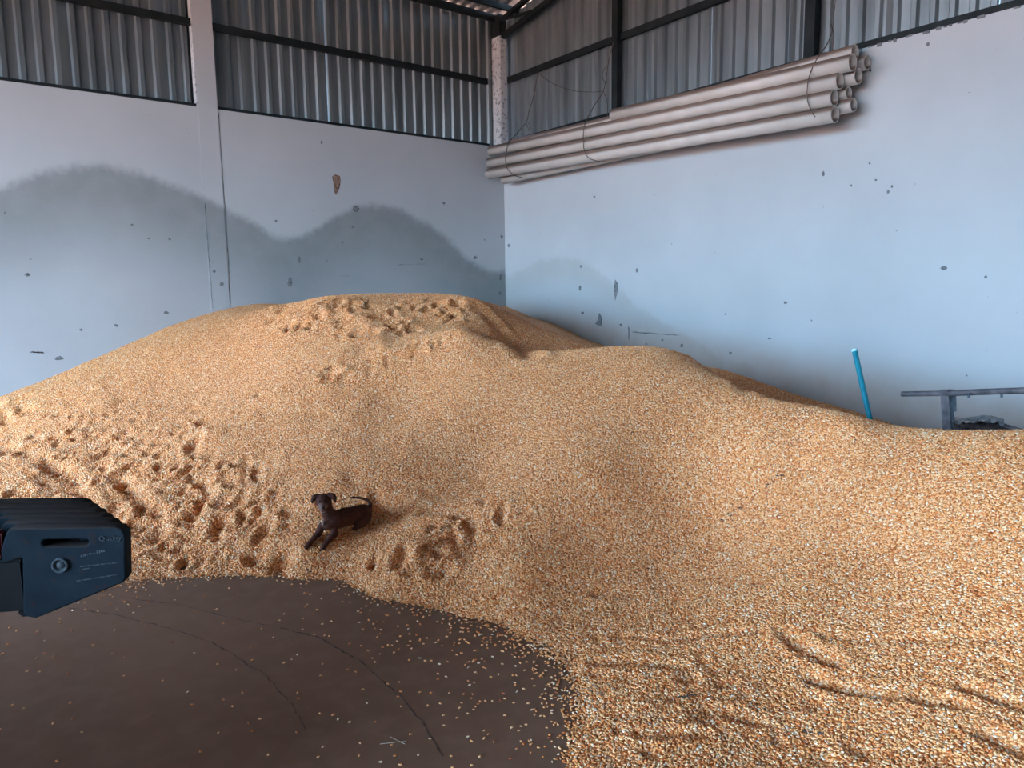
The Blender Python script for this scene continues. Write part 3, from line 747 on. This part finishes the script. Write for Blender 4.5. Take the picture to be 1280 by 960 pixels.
rr = N.new('FunctionNodeRotateRotation') if hasattr(bpy.types, 'FunctionNodeRotateRotation') else None
if rr is not None:
    rr.rotation_space = 'LOCAL'; e2r = N.new('FunctionNodeEulerToRotation')
    Lk.new(rv.outputs[0], e2r.inputs[0]); Lk.new(dp.outputs['Rotation'], rr.inputs[0]); Lk.new(e2r.outputs[0], rr.inputs[1]); Lk.new(rr.outputs[0], ip.inputs['Rotation'])
else: Lk.new(rv.outputs[0], ip.inputs['Rotation'])
rs_ = N.new('FunctionNodeRandomValue'); rs_.data_type = 'FLOAT'; rs_.inputs[2].default_value = 0.85; rs_.inputs[3].default_value = 1.25
Lk.new(rs_.outputs[1], ip.inputs['Scale'])
sp = N.new('GeometryNodeSetPosition'); rp = N.new('FunctionNodeRandomValue'); rp.data_type = 'FLOAT_VECTOR'; rp.inputs[0].default_value = (-.002, -.002, 0.0); rp.inputs[1].default_value = (.002, .002, 0.006)
Lk.new(ip.outputs[0], sp.inputs[0]); Lk.new(rp.outputs[0], sp.inputs['Offset'])
jg = N.new('GeometryNodeJoinGeometry'); Lk.new(gi.outputs[0], jg.inputs[0]); Lk.new(sp.outputs[0], jg.inputs[0]); Lk.new(jg.outputs[0], go.inputs[0])
md = heap.modifiers.new('kernels', 'NODES'); md.node_group = ng

# chaff: dark bits along the crease, pale husks, few twigs
def bits(name, places, mat, s0, s1, label, cat):
    b = bmesh.new()
    for (x, y) in places:
        p = hit(x, y); p = Vector(p); p.z = max(p.z, 0)+0.006
        a = random.uniform(0, PI); L_ = random.uniform(s0, s1)
        d = Vector((math.cos(a), math.sin(a), random.uniform(-.1, .3)))*L_
        bar(b, p-d, p+d, L_*0.6, L_*0.35)
    return tag(obj(name, b, mat), label, cat, kind='stuff')
pl = []
for (a, b_) in [((990,583),(935,625)),((930,632),(885,662)),((850,690),(800,720))]:
    for k in range(34 if a[0] > 900 else 14):
        s = random.random(); pl.append((a[0]+(b_[0]-a[0])*s+random.gauss(0, 3), a[1]+(b_[1]-a[1])*s+random.gauss(0, 1.5)))
for c_ in [(1022,914),(1015,917),(862,872),(856,874)]:
    for k in range(5): pl.append((c_[0]+random.gauss(0, 4), c_[1]+random.gauss(0, 2)))
bits('dark_chaff', pl, 'debris', .006, .014, 'dark bits of chaff lying along the crease of the corn heap', 'chaff')
pl = [(740+random.gauss(0, 9), 862+random.gauss(0, 12)) for _ in range(60)]+[(random.uniform(760, 1280), random.uniform(700, 950)) for _ in range(60)]+[(640+random.gauss(0, 70), 830+random.gauss(0, 30)) for _ in range(8)]
bits('pale_husks', pl, 'chaff', .004, .009, 'pale husk flakes clustered at the lower edge of the corn heap', 'chaff')
b = bmesh.new()
for p, q in [((475,930),(508,926)),((488,921),(506,930))]:
    tube(b, [V(on_z(*p, 0.004)), V(on_z((p[0]+q[0])/2, (p[1]+q[1])/2, 0.008)), V(on_z(*q, 0.004))], 0.0009, 5)
tag(obj('straw', b, 'chaff'), 'pale bit of dry straw lying on the bare floor', 'straw')

# ================================================================ PIPES
def pipe(l, r, offl, offr, rad, label):
    a = V(on_right(l[0], l[1], -offl)); c = V(on_right(r[0], r[1], -offr))
    root = empty('plastic_pipe', a); d = c-a; n = 28; q = d.to_track_quat('X', 'Z'); root.rotation_euler = q.to_euler()
    L_ = d.length; b = bmesh.new()
    def ring(x, rr): return [b.verts.new((x, rr*math.cos(2*PI*k/n), rr*math.sin(2*PI*k/n))) for k in range(n)]
    xs = [(0, rad), (0.0, rad), (L_*0.33, rad), (L_*0.66, rad), (L_-0.16, rad), (L_-0.145, rad*1.0), (L_, rad), (L_, rad-0.008), (L_-0.9, rad-0.008)]
    xs = [(0.9, rad-0.008), (0, rad-0.008), (0, rad), (L_*0.5, rad), (L_, rad), (L_, rad-0.009), (L_-0.9, rad-0.009)]
    R_ = [ring(*v) for v in xs]
    for A, B in zip(R_, R_[1:]):
        for k in range(n): b.faces.new((A[k], A[(k+1) % n], B[(k+1) % n], B[k]))
    o = obj('tube', b, 'pvc', root, smooth=True)
    for p in o.data.polygons:
        if abs(p.normal.x) > 0.7: p.use_smooth = False
    tag(root, label, 'pipe', 'cream plastic pipes slung along the right wall')
    return root
PR = 0.078
G = 'cream plastic pipe on the right wall, '
pipe((767,144), (1066,78), .42, .42, PR, G+'top of the front column, starting halfway along')
pipe((614,189), (1050,101), .42, .42, PR, G+'second down in the front column')
pipe((612,203.5), (1043,122), .43, .42, PR, G+'third down in the front column')
pipe((611,217), (1044,143), .42, .42, PR, G+'lowest of the front column')
pipe((778,148), (1069,65), .20, .25, PR*.92, G+'resting on top behind the uppermost front one')
pipe((640,180), (1084,78), .14, .10, PR*.9, G+'reaching farthest right of the bundle')
pipe((645,189), (1073,95), .20, .25, PR*.95, G+'back row, second longest at the right end')
pipe((645,203), (1061,116), .12, .24, PR*.75, G+'the thinner one in the back row')
pipe((630,225), (1067,131), .22, .24, PR*.85, G+'lowest of the back row')
def wire(name, pts, rad, label, cat='wire', parent=None):
    P = [V(on_right(p[0], p[1], -p[2])) for p in pts]
    Q = []
    for k in range(len(P)-1):
        p0_ = P[max(k-1, 0)]; p1 = P[k]; p2 = P[k+1]; p3 = P[min(k+2, len(P)-1)]
        for s in (0, .2, .4, .6, .8):
            Q.append(0.5*((2*p1)+(p2-p0_)*s+(2*p0_-5*p1+4*p2-p3)*s*s+(3*p1-p0_-3*p2+p3)*s**3))
    Q.append(P[-1])
    return tag(obj(name, tube(bmesh.new(), Q, rad, 6), 'wire', smooth=True), label, cat)
wire('tie_wire', [(1047,-12,.05),(1043,12,.07),(1041,35,.10),(1034,55,.20),(1022,72,.42),(1012,94,.53),(1009,113,.53),(1010,128,.53),(1016,142,.52),(1021,148,.46),(1024,150,.30)], .0050, 'rusty tie wire looped round the pipe bundle near its right end', 'wire')
wire('tie_wire', [(1038,30,.02),(1042,42,.03),(1041,58,.03),(1041,70,.03)], .006, 'short twisted wire end hanging off the dark rail above the right pipe ends', 'wire')
wire('tie_wire', [(767,52,.06),(761,75,.08),(758,95,.08),(754,114,.10),(744,130,.25),(734,148,.48),(730,160,.53),(729,176,.53),(731,190,.53),(737,198,.52),(750,202,.40),(756,202,.32)], .0050, 'rusty tie wire looped round the pipes below the left steel post', 'wire')
wire('tie_wire', [(754,114,.06),(759,128,.06),(759,150,.06)], .004, 'thin wire tail hanging down behind the middle of the pipes', 'wire')
wire('tie_wire', [(758,82,.10),(753,92,.12),(754,100,.12),(758,104,.10),(757,90,.10)], .004, 'small twisted knot of wire beside the left steel post', 'wire')
wire('tie_wire', [(672,92,.05),(667,120,.06),(661,140,.08),(658,152,.10),(645,168,.30),(636,178,.50),(633,190,.53),(632,202,.53),(635,212,.53),(643,219,.46),(652,222,.32)], .0055, 'rusty tie wire looped round the left end of the pipes', 'wire')
wire('tie_wire', [(659,152,.07),(663,158,.07),(662,164,.07),(658,154,.07)], .004, 'small wire twist above the left end of the pipes', 'wire')
wire('slack_cable', [(672,90,.06),(690,104,.07),(715,113,.07),(738,115,.07),(754,114,.07)], .0040, 'thin slack cable sagging across the metal sheets right of the corner', 'cable')

# ================================================================ blue pole, rack, rubbish by the right wall
pb = V(at_dist(1093, 549, 6.15)); pt = V(at_dist(1068, 437, 6.45))
root = empty('turquoise_pole', pb)
b = bmesh.new(); d = pt-pb
tube(b, [pb-d*0.25-pb, Vector((0, 0, 0)), d*0.5, d*0.985], 0.021, 16); obj('shaft', b, 'teal', root, smooth=False)
b = bmesh.new(); tube(b, [d*0.975, d], 0.024, 16); obj('cap', b, mottled('pale_cap', (0.35, 0.62, 0.72), (0.45, 0.7, 0.8), 10), root)
tag(root, 'turquoise plastic pole stuck leaning in the corn near the right wall', 'pole')

root = empty('metal_rack', V(at_dist(1183, 535, 5.9)))
def rp_(px, py, dd): return V(at_dist(px, py, dd))-root.location
b = bmesh.new(); tube(b, [rp_(1127, 492.5, 5.95), rp_(1184, 491.5, 5.85)], 0.019, 12); obj('bar', b, 'rack', root)
b = bmesh.new(); tube(b, [rp_(1184, 491.5, 5.85), rp_(1240, 489.5, 5.8), rp_(1400, 484, 5.6)], 0.021, 12); obj('bar', b, 'rack', root)
b = bmesh.new(); bar(b, rp_(1185, 560, 5.85), rp_(1180.5, 487, 5.85), 0.05, 0.02, (1, 0.3, 0)); obj('post', b, 'rack', root)
b = bmesh.new(); bar(b, rp_(1189, 560, 5.98), rp_(1189, 487, 5.98), 0.035, 0.03, (1, 0.3, 0)); obj('post', b, 'rackd', root)
b = bmesh.new(); bar(b, rp_(1193.5, 514, 5.93), rp_(1193, 492, 5.93), 0.02, 0.02, (1, 0.3, 0)); obj('hook', b, 'rackd', root)
for xx in (1211, 1252):
    b = bmesh.new(); bar(b, rp_(xx, 497, 5.78), rp_(xx, 491, 5.78), 0.015, 0.015, (1, .3, 0)); obj('lug', b, 'rackd', root)
for xx in (1355,):
    b = bmesh.new(); bar(b, rp_(xx, 570, 5.65), rp_(xx, 486, 5.65), 0.045, 0.03, (1, .3, 0)); obj('post', b, 'rack', root)
tag(root, 'grey metal bar rack standing behind the corn against the right wall', 'rack')

# crumpled sheet draped over dark rubbish
b = bmesh.new(); nu, nv = 26, 10; rows = []
for iu in range(nu):
    row = []
    for iv in range(nv):
        s = iu/(nu-1); t_ = iv/(nv-1)
        top = 520.3+1.6*math.sin(s*7)+2.5*(s > 0.75)*(s-0.75)*4
        px_ = 1189+66*s; py_ = top+t_*(4.0+5.0*abs(math.sin(s*9.5+0.4))**2+5*math.exp(-((s-.66)/.07)**2)+6*math.exp(-((s-.95)/.05)**2))
        dd = 6.30-0.32*math.sin(t_*PI*0.5)+0.05*math.sin(s*31+t_*5)
        if t_ < 0.25: dd += 0.15
        row.append(b.verts.new(V(at_dist(px_, py_, dd))))
    rows.append(row)
for A, B in zip(rows, rows[1:]):
    for k in range(nv-1): b.faces.new((A[k], A[k+1], B[k+1], B[k]))
bmesh.ops.solidify(b, geom=b.faces[:], thickness=0.006)
tag(obj('crumpled_sheet', b, 'sack'), 'crumpled grey plastic sheet draped over rubbish behind the heap crest', 'sheet')
root = empty('rubbish_pile', V(at_dist(1225, 560, 6.2)))
b = bmesh.new()
c_ = V(at_dist(1222, 545, 6.28))-root.location
for k in range(9):
    s = k/8; c_ = V(at_dist(1196+54*s, 541, 6.3+0.1*math.sin(k*3)))-root.location
    bmesh.ops.create_icosphere(b, subdivisions=2, radius=1, matrix=Matrix.Translation(c_) @ Euler((k, k*2, k)).to_matrix().to_4x4() @ Matrix.Diagonal((0.09, 0.06, 0.085, 1)))
for v in b.verts: v.co += Vector((random.uniform(-1, 1), random.uniform(-1, 1), random.uniform(-1, 1)))*0.008
obj('lumps', b, 'junk', root)
b = bmesh.new(); bar(b, V(at_dist(1250, 530, 6.1))-root.location, V(at_dist(1300, 545, 5.9))-root.location, 0.02, 0.02); obj('stick', b, 'rack', root)
b = bmesh.new(); bar(b, V(at_dist(1184, 538, 6.15))-root.location, V(at_dist(1208, 537, 6.1))-root.location, 0.05, 0.03); obj('slat', b, 'rack', root)
tag(root, 'dark rubbish under the grey sheet at the foot of the right wall', 'rubbish')

# ================================================================ DOG
def dog():
    base = V(on_depth(418, 668, DOG_D)); dep0 = DOG_D
    def J(px, py, f): return V(on_depth(px, py, dep0+f))
    root = empty('dog', base)
    pawL = J(385, 682, -.125); pawR = J(404.5, 684, -.115); elL = J(398, 667, -.055); elR = J(417, 668, -.045)
    jn = {
     'pelvis': (J(453, 642, .14), .067), 'loin': (J(443, 644, .095), .062), 'rib': (J(431, 646.5, .045), .066), 'chest': (J(420, 650, .0), .064),
     'brisket': (J(411, 655, -.035), .040), 'neck': (J(411, 643, -.02), .045), 'nape': (J(407.5, 634, -.025), .042),
     'skull': (J(404.5, 626.5, -.035), .053), 'brow': (J(404, 629.5, -.062), .040), 'muz': (J(403.6, 634.5, -.095), .025), 'tip': (J(403.4, 636.8, -.118), .0190),
     'shL': (J(403, 657, -.035), .027), 'elL': (elL, .024), 'wrL': (pawL*.6+elL*.4+Vector((0, 0, .004)), .0175), 'paL': (pawL, .0190), 'toL': (pawL+(pawL-elL).normalized()*.014, .0150),
     'shR': (J(418, 658, -.03), .029), 'elR': (elR, .026), 'wrR': (pawR*.6+elR*.4+Vector((0, 0, .004)), .0185), 'paR': (pawR, .0200), 'toR': (pawR+(pawR-elR).normalized()*.012, .0155),
     'hip': (J(456, 648, .10), .044), 'knee': (J(447, 655, .05), .028), 'hock': (J(456, 656, .06), .015), 'foot': (J(442, 661, .02), .013),
     't0': (J(461, 638, .17), .020), 't1': (J(463.5, 630, .185), .013), 't2': (J(459, 625, .19), .0105), 't3': (J(451, 622.5, .185), .0095), 't4': (J(442, 621.8, .175), .0085), 't5': (J(437, 622.5, .165), .006)}
    E = [('pelvis','loin'),('loin','rib'),('rib','chest'),('chest','brisket'),('chest','neck'),('neck','nape'),('nape','skull'),('skull','brow'),('brow','muz'),('muz','tip'),
         ('brisket','shL'),('shL','elL'),('elL','wrL'),('wrL','paL'),('paL','toL'),('chest','shR'),('shR','elR'),('elR','wrR'),('wrR','paR'),('paR','toR'),
         ('pelvis','hip'),('hip','knee'),('knee','hock'),('hock','foot'),('pelvis','t0'),('t0','t1'),('t1','t2'),('t2','t3'),('t3','t4'),('t4','t5')]
    b = bmesh.new()
    for a_, c_ in E:       # overlapping tapered capsules, fused below into one surface
        (pa, ra), (pb_, rb) = jn[a_], jn[c_]
        n = max(2, int((pb_-pa).length/(0.35*min(ra, rb)))+1)
        for k in range(n+1):
            t = k/n; bmesh.ops.create_icosphere(b, subdivisions=2, radius=ra+(rb-ra)*t, matrix=Matrix.Translation(pa.lerp(pb_, t)-base))
    me = bpy.data.meshes.new('body'); b.to_mesh(me); b.free()
    o = bpy.data.objects.new('body', me); COL.objects.link(o); o.parent = root
    rm = o.modifiers.new('remesh', 'REMESH'); rm.mode = 'VOXEL'; rm.voxel_size = 0.004; rm.use_smooth_shade = True
    sm = o.modifiers.new('smooth', 'SMOOTH'); sm.factor = 0.5; sm.iterations = 7
    dg = bpy.context.evaluated_depsgraph_get(); em = bpy.data.meshes.new_from_object(o.evaluated_get(dg)); o.modifiers.clear(); o.data = em
    em.materials.clear(); em.materials.append(M['fur']); em.materials.append(M['muzzle'])
    tipc = jn['tip'][0]-base; muzc = jn['muz'][0]-base
    for p in em.polygons:
        p.use_smooth = True
        if (p.center-tipc).length < 0.040 or (p.center-muzc).length < 0.034: p.material_index = 1
    rn = V(RH); fn = V(FH); up = Vector((0, 0, 1))
    def ball(nm, c, r, mat, sc=(1, 1, 1), q=None, lab=None):
        b = bmesh.new(); bmesh.ops.create_uvsphere(b, u_segments=14, v_segments=10, radius=r)
        for v in b.verts: v.co = Vector((v.co.x*sc[0], v.co.y*sc[1], v.co.z*sc[2]))
        bm = Matrix((rn, fn, up)).transposed()
        for v in b.verts: v.co = bm @ v.co + c
        e = obj(nm, b, mat, root, smooth=True)
        if lab: e['label'] = lab
        return e
    for ch in ([((398, 621, -.035), .021), ((393.5, 621.5, -.042), .020), ((391, 625, -.052), .0145), ((390.5, 628.5, -.058), .008)],
               [((411, 619.5, -.030), .021), ((416, 620, -.034), .020), ((418.6, 623.5, -.042), .0145), ((418.6, 627, -.046), .008)]):
        b = bmesh.new()
        for (pa, ra), (pb_, rb) in zip(ch, ch[1:]):
            pa = J(*pa)-base; pb_ = J(*pb_)-base
            for k in range(7): t = k/6; bmesh.ops.create_icosphere(b, subdivisions=2, radius=ra+(rb-ra)*t, matrix=Matrix.Translation(pa.lerp(pb_, t)))
        me = bpy.data.meshes.new('ear'); b.to_mesh(me); b.free(); e = bpy.data.objects.new('ear', me); COL.objects.link(e); e.parent = root
        r_ = e.modifiers.new('r', 'REMESH'); r_.mode = 'VOXEL'; r_.voxel_size = 0.0035; r_.use_smooth_shade = True
        q_ = e.modifiers.new('s', 'SMOOTH'); q_.iterations = 3
        em2 = bpy.data.meshes.new_from_object(e.evaluated_get(bpy.context.evaluated_depsgraph_get())); e.modifiers.clear(); e.data = em2
        em2.materials.clear(); em2.materials.append(M['fur'])
        for p in em2.polygons: p.use_smooth = True
    ball('nose', J(403.6, 634.6, -.136)-base, .0088, 'nose', (1.2, .8, .9))
    ball('eye', J(399.2, 627.4, -.097)-base, .0056, 'nose')
    ball('eye', J(408.6, 627.0, -.093)-base, .0056, 'nose')
    ball('mouth', J(403.8, 640, -.120)-base, .0075, 'fur_white', (1.6, .7, .35), lab='pale lower lip')
    ball('chest_blaze', J(403, 652.5, -.073)-base, .0062, 'fur_white', (.9, 1.0, 4.0), lab='narrow white streak down the chest')
    for pc_ in (pawL, pawR):
        dd = (pc_-J(402, 660, -.04)); dd.z = 0; dd.normalize(); sd_ = dd.cross(up)
        for k in (-1, 0, 1):
            ball('toe', pc_-base+dd*.020+sd_*(k*.0075)-up*.003, .0062, 'fur')
    tag(root, 'small dark brown dog with a white chest streak lying on the corn', 'dog')
    return root
dog()

# ================================================================ TRACTOR NOSE (front ballast weights)
def tractor():
    phi = 0.14
    Lx = V(RH)*math.cos(phi)+V(FH)*math.sin(phi); Nf = V(FH)*math.cos(phi)-V(RH)*math.sin(phi); up = Vector((0, 0, 1))
    P0 = V(on_depth(154, 690, 1.60))                     # front edge of the nearest weight
    def pl_(px, py):                                     # pixel on the near face plane
        d = V(ray(px, py)); c0 = V(CAM); t = (P0-c0).dot(Nf)/d.dot(Nf); q = c0+d*t-P0
        return (q.dot(Lx), q.z)
    root = empty('tractor', (P0.x, P0.y, 0))
    MB_ = Matrix((Lx, up, Nf)).transposed().to_4x4()      # local x = lengthwise, y = up, z = lateral away
    org = P0-root.location
    outline = [(9,668),(13,663),(142,661),(149,663),(154,669),(155,722),(152,727),(52,768),(44,771),(33,769),(31,764),(30,697),(26,695),(22,697),(5,701),(3,690)]
    slot = []
    for k in range(9): a = PI/2+PI*k/8; slot.append((57+7*math.cos(a)*1.0, 679-6.5*math.sin(a)))
    for k in range(9): a = -PI/2+PI*k/8; slot.append((106+7*math.cos(a)*1.0, 678-6.5*math.sin(a)))
    def plate(shift, z0, thick):
        cu = bpy.data.curves.new('p', 'CURVE'); cu.dimensions = '2D'; cu.fill_mode = 'BOTH'; cu.extrude = thick/2-0.004; cu.bevel_depth = 0.004; cu.bevel_resolution = 1
        for ring in (outline, slot):
            s = cu.splines.new('POLY'); s.points.add(len(ring)-1); s.use_cyclic_u = True
            for k, p in enumerate(ring):
                q = pl_(*p); s.points[k].co = (q[0], q[1], 0, 1)
        t = bpy.data.objects.new('t', cu); COL.objects.link(t); dg = bpy.context.evaluated_depsgraph_get()
        me = bpy.data.meshes.new_from_object(t.evaluated_get(dg)); bpy.data.objects.remove(t)
        me.materials.clear(); me.materials.append(M['iron'])
        o = bpy.data.objects.new('ballast_weight', me); COL.objects.link(o); o.parent = root
        o.matrix_local = Matrix.Translation(org+Lx*shift+Nf*(z0+thick/2)) @ MB_
        return o
    near = None
    for k in range(6):
        o = plate(-0.034*k, 0.047*k, 0.040)
        if k == 0: near = o; near['label'] = 'nearest ballast weight with a faded blue side and worn lettering'
    # boss ring on the near weight
    def tr(px, py, z=0.0): q = pl_(px, py); return org+Lx*q[0]+up*q[1]+Nf*z
    b = bmesh.new(); c_ = tr(76, 706); n = 24; rings = []
    for rr_, zz in ((.0175, .0), (.017, -.007), (.0135, -.007), (.0125, -.001), (.008, -.001), (.0065, -.006), (0.0001, -.006)):
        rings.append([b.verts.new(c_+Lx*(rr_*math.cos(2*PI*k/n))+up*(rr_*math.sin(2*PI*k/n))+Nf*zz) for k in range(n)])
    for A, B in zip(rings, rings[1:]):
        for k in range(n): b.faces.new((A[k], A[(k+1) % n], B[(k+1) % n], B[k]))
    obj('boss_ring', b, 'iron_mark', root, smooth=True)
    # cast lettering: first line readable, the lower ones only worn ridges
    cu = bpy.data.curves.new('txt', 'FONT'); cu.body = 'Quality'; cu.size = 0.0165; cu.extrude = 0.0010
    t = bpy.data.objects.new('t', cu); COL.objects.link(t); dg = bpy.context.evaluated_depsgraph_get()
    me = bpy.data.meshes.new_from_object(t.evaluated_get(dg)); bpy.data.objects.remove(t); me.materials.clear(); me.materials.append(M['iron_mark'])
    o = bpy.data.objects.new('lettering', me); COL.objects.link(o); o.parent = root
    Mx = Matrix((Lx, up, -Nf)).transposed().to_4x4(); o.matrix_local = Matrix.Translation(tr(124, 676, -0.0012)) @ Mx
    b = bmesh.new()
    r = random.Random(5)
    for (xa, xb, y0, y1, hh) in ((101, 119, 695, 691, 3), (121, 131, 690, 688, 5), (100, 148, 708, 703, 1.6), (98, 112, 712, 710, 2), (96, 146, 726, 718, 1.6)):
        xx = xa
        while xx < xb:
            wd = r.uniform(1.2, 3.0); yy = y0+(y1-y0)*(xx-xa)/(xb-xa)
            p = tr(xx, yy); q = tr(min(xx+wd, xb), yy)
            bar(b, p, q, 0.0016, hh*0.0016*r.uniform(0.5, 1.1)); xx += wd+r.uniform(0.4, 1.4)
    obj('worn_marks', b, 'iron_mark', root)
    for o_ in [c for c in root.children if c.name.split('.')[0] in ('boss_ring', 'lettering', 'worn_marks')]:
        ml = o_.matrix_basis.copy(); o_.parent = near; o_.matrix_parent_inverse = near.matrix_basis.inverted(); o_.matrix_basis = ml
    # carrier bracket under the notch, bolt
    def lbox(nm, x0, x1, z0, z1, n0, n1, mat):
        b = bmesh.new(); box(b, x0, z0, n0, x1, z1, n1)
        for v in b.verts: v.co = org+Lx*v.co.x+up*v.co.y+Nf*v.co.z
        bmesh.ops.recalc_face_normals(b, faces=b.faces[:])
        bmesh.ops.bevel(b, geom=b.edges[:], offset=min(0.006, abs(x1-x0)/5), segments=2, affect='EDGES')
        return obj(nm, b, mat, root)
    ql = pl_(29, 700); qb = pl_(20, 766); q0 = pl_(8, 690); q1 = pl_(40, 776)
    lbox('weight_carrier', ql[0]-0.60, ql[0]-0.004, qb[1], ql[1], 0.004, 0.28, 'iron_dark')
    lbox('locking_bar', q1[0]-0.045, q1[0]+0.0, q1[1]-0.004, q1[1]+0.018, 0.03, 0.26, 'iron_dark')
    lbox('red_side_plate', q0[0]-0.60, q0[0]-0.012, ql[1]+0.004, pl_(5, 666)[1], 0.004, 0.036, 'red')
    x0 = q0[0]-0.55; zg = -P0.z
    lbox('chassis_beam', x0-2.6, x0, qb[1]-0.02, qb[1]+0.22, 0.0, 0.34, 'iron_dark')
    lbox('hood', x0-2.5, x0-0.10, qb[1]+0.24, qb[1]+0.75, -0.10, 0.44, 'red')
    lbox('grille', x0-0.099, x0-0.07, qb[1]+0.26, qb[1]+0.70, -0.05, 0.40, 'iron_dark')
    lbox('front_axle', x0-0.85, x0-0.70, qb[1]-0.30, qb[1]-0.16, -0.35, 0.72, 'iron_dark')
    lbox('axle_pivot', x0-0.90, x0-0.65, qb[1]-0.22, qb[1]+0.0, 0.08, 0.26, 'iron_dark')
    for n0 in (-0.50, 0.72):
        rw = P0.z+qb[1]-0.23; rw = max(rw, 0.36); b = bmesh.new(); c = org+Lx*(x0-0.775)+up*(rw-P0.z); ax = Nf
        prof = [(0.12, 0.02), (rw*0.6, 0.03), (rw*0.62, 0.0), (rw*0.85, -0.01), (rw*0.97, 0.03), (rw, 0.08), (rw, 0.16), (rw*0.97, 0.21), (rw*0.85, 0.25), (rw*0.62, 0.24), (rw*0.6, 0.21), (0.12, 0.20)]
        n = 32; R_ = [[b.verts.new(c+ax*(n0-0.06+z)+Lx*(r_*math.cos(2*PI*k/n))+up*(r_*math.sin(2*PI*k/n))) for k in range(n)] for r_, z in prof]
        for A, B in zip(R_, R_[1:]+R_[:1]):
            for k in range(n): b.faces.new((A[k], A[(k+1) % n], B[(k+1) % n], B[k]))
        bmesh.ops.recalc_face_normals(b, faces=b.faces[:]); obj('front_wheel', b, 'rubber', root)
    lbox('engine_light_block', x0-2.4, x0-0.35, qb[1]-0.12, qb[1]+0.24, -0.02, 0.36, 'iron_dark')  # unseen engine bulk, added to block light coming from the left
    lbox('cab_light_block', x0-3.6, x0-2.52, qb[1]+0.1, qb[1]+1.1, -0.45, 0.78, 'iron_dark')  # out-of-view cab, added to keep light off the lower-left floor
    # rear axle and wheels
    for n0 in (-0.62, 0.62):
        rw = 0.75; b = bmesh.new(); c = org+Lx*(x0-2.7)+up*(rw-P0.z)
        prof = [(0.15, 0.02), (rw*0.6, 0.03), (rw*0.62, 0.0), (rw*0.97, 0.03), (rw, 0.08), (rw, 0.30), (rw*0.97, 0.35), (rw*0.62, 0.38), (rw*0.6, 0.35), (0.15, 0.34)]
        n = 36; R_ = [[b.verts.new(c+Nf*(n0+z)+Lx*(r_*math.cos(2*PI*k/n))+up*(r_*math.sin(2*PI*k/n))) for k in range(n)] for r_, z in prof]
        for A, B in zip(R_, R_[1:]+R_[:1]):
            for k in range(n): b.faces.new((A[k], A[(k+1) % n], B[(k+1) % n], B[k]))
        bmesh.ops.recalc_face_normals(b, faces=b.faces[:]); obj('rear_wheel', b, 'rubber', root)
    lbox('rear_axle', x0-2.8, x0-2.6, 0.65-P0.z, 0.85-P0.z, -0.5, 0.75, 'iron_dark')
    tag(root, 'tractor nose carrying a stack of faded blue ballast weights at left', 'tractor')
    return root
tractor()
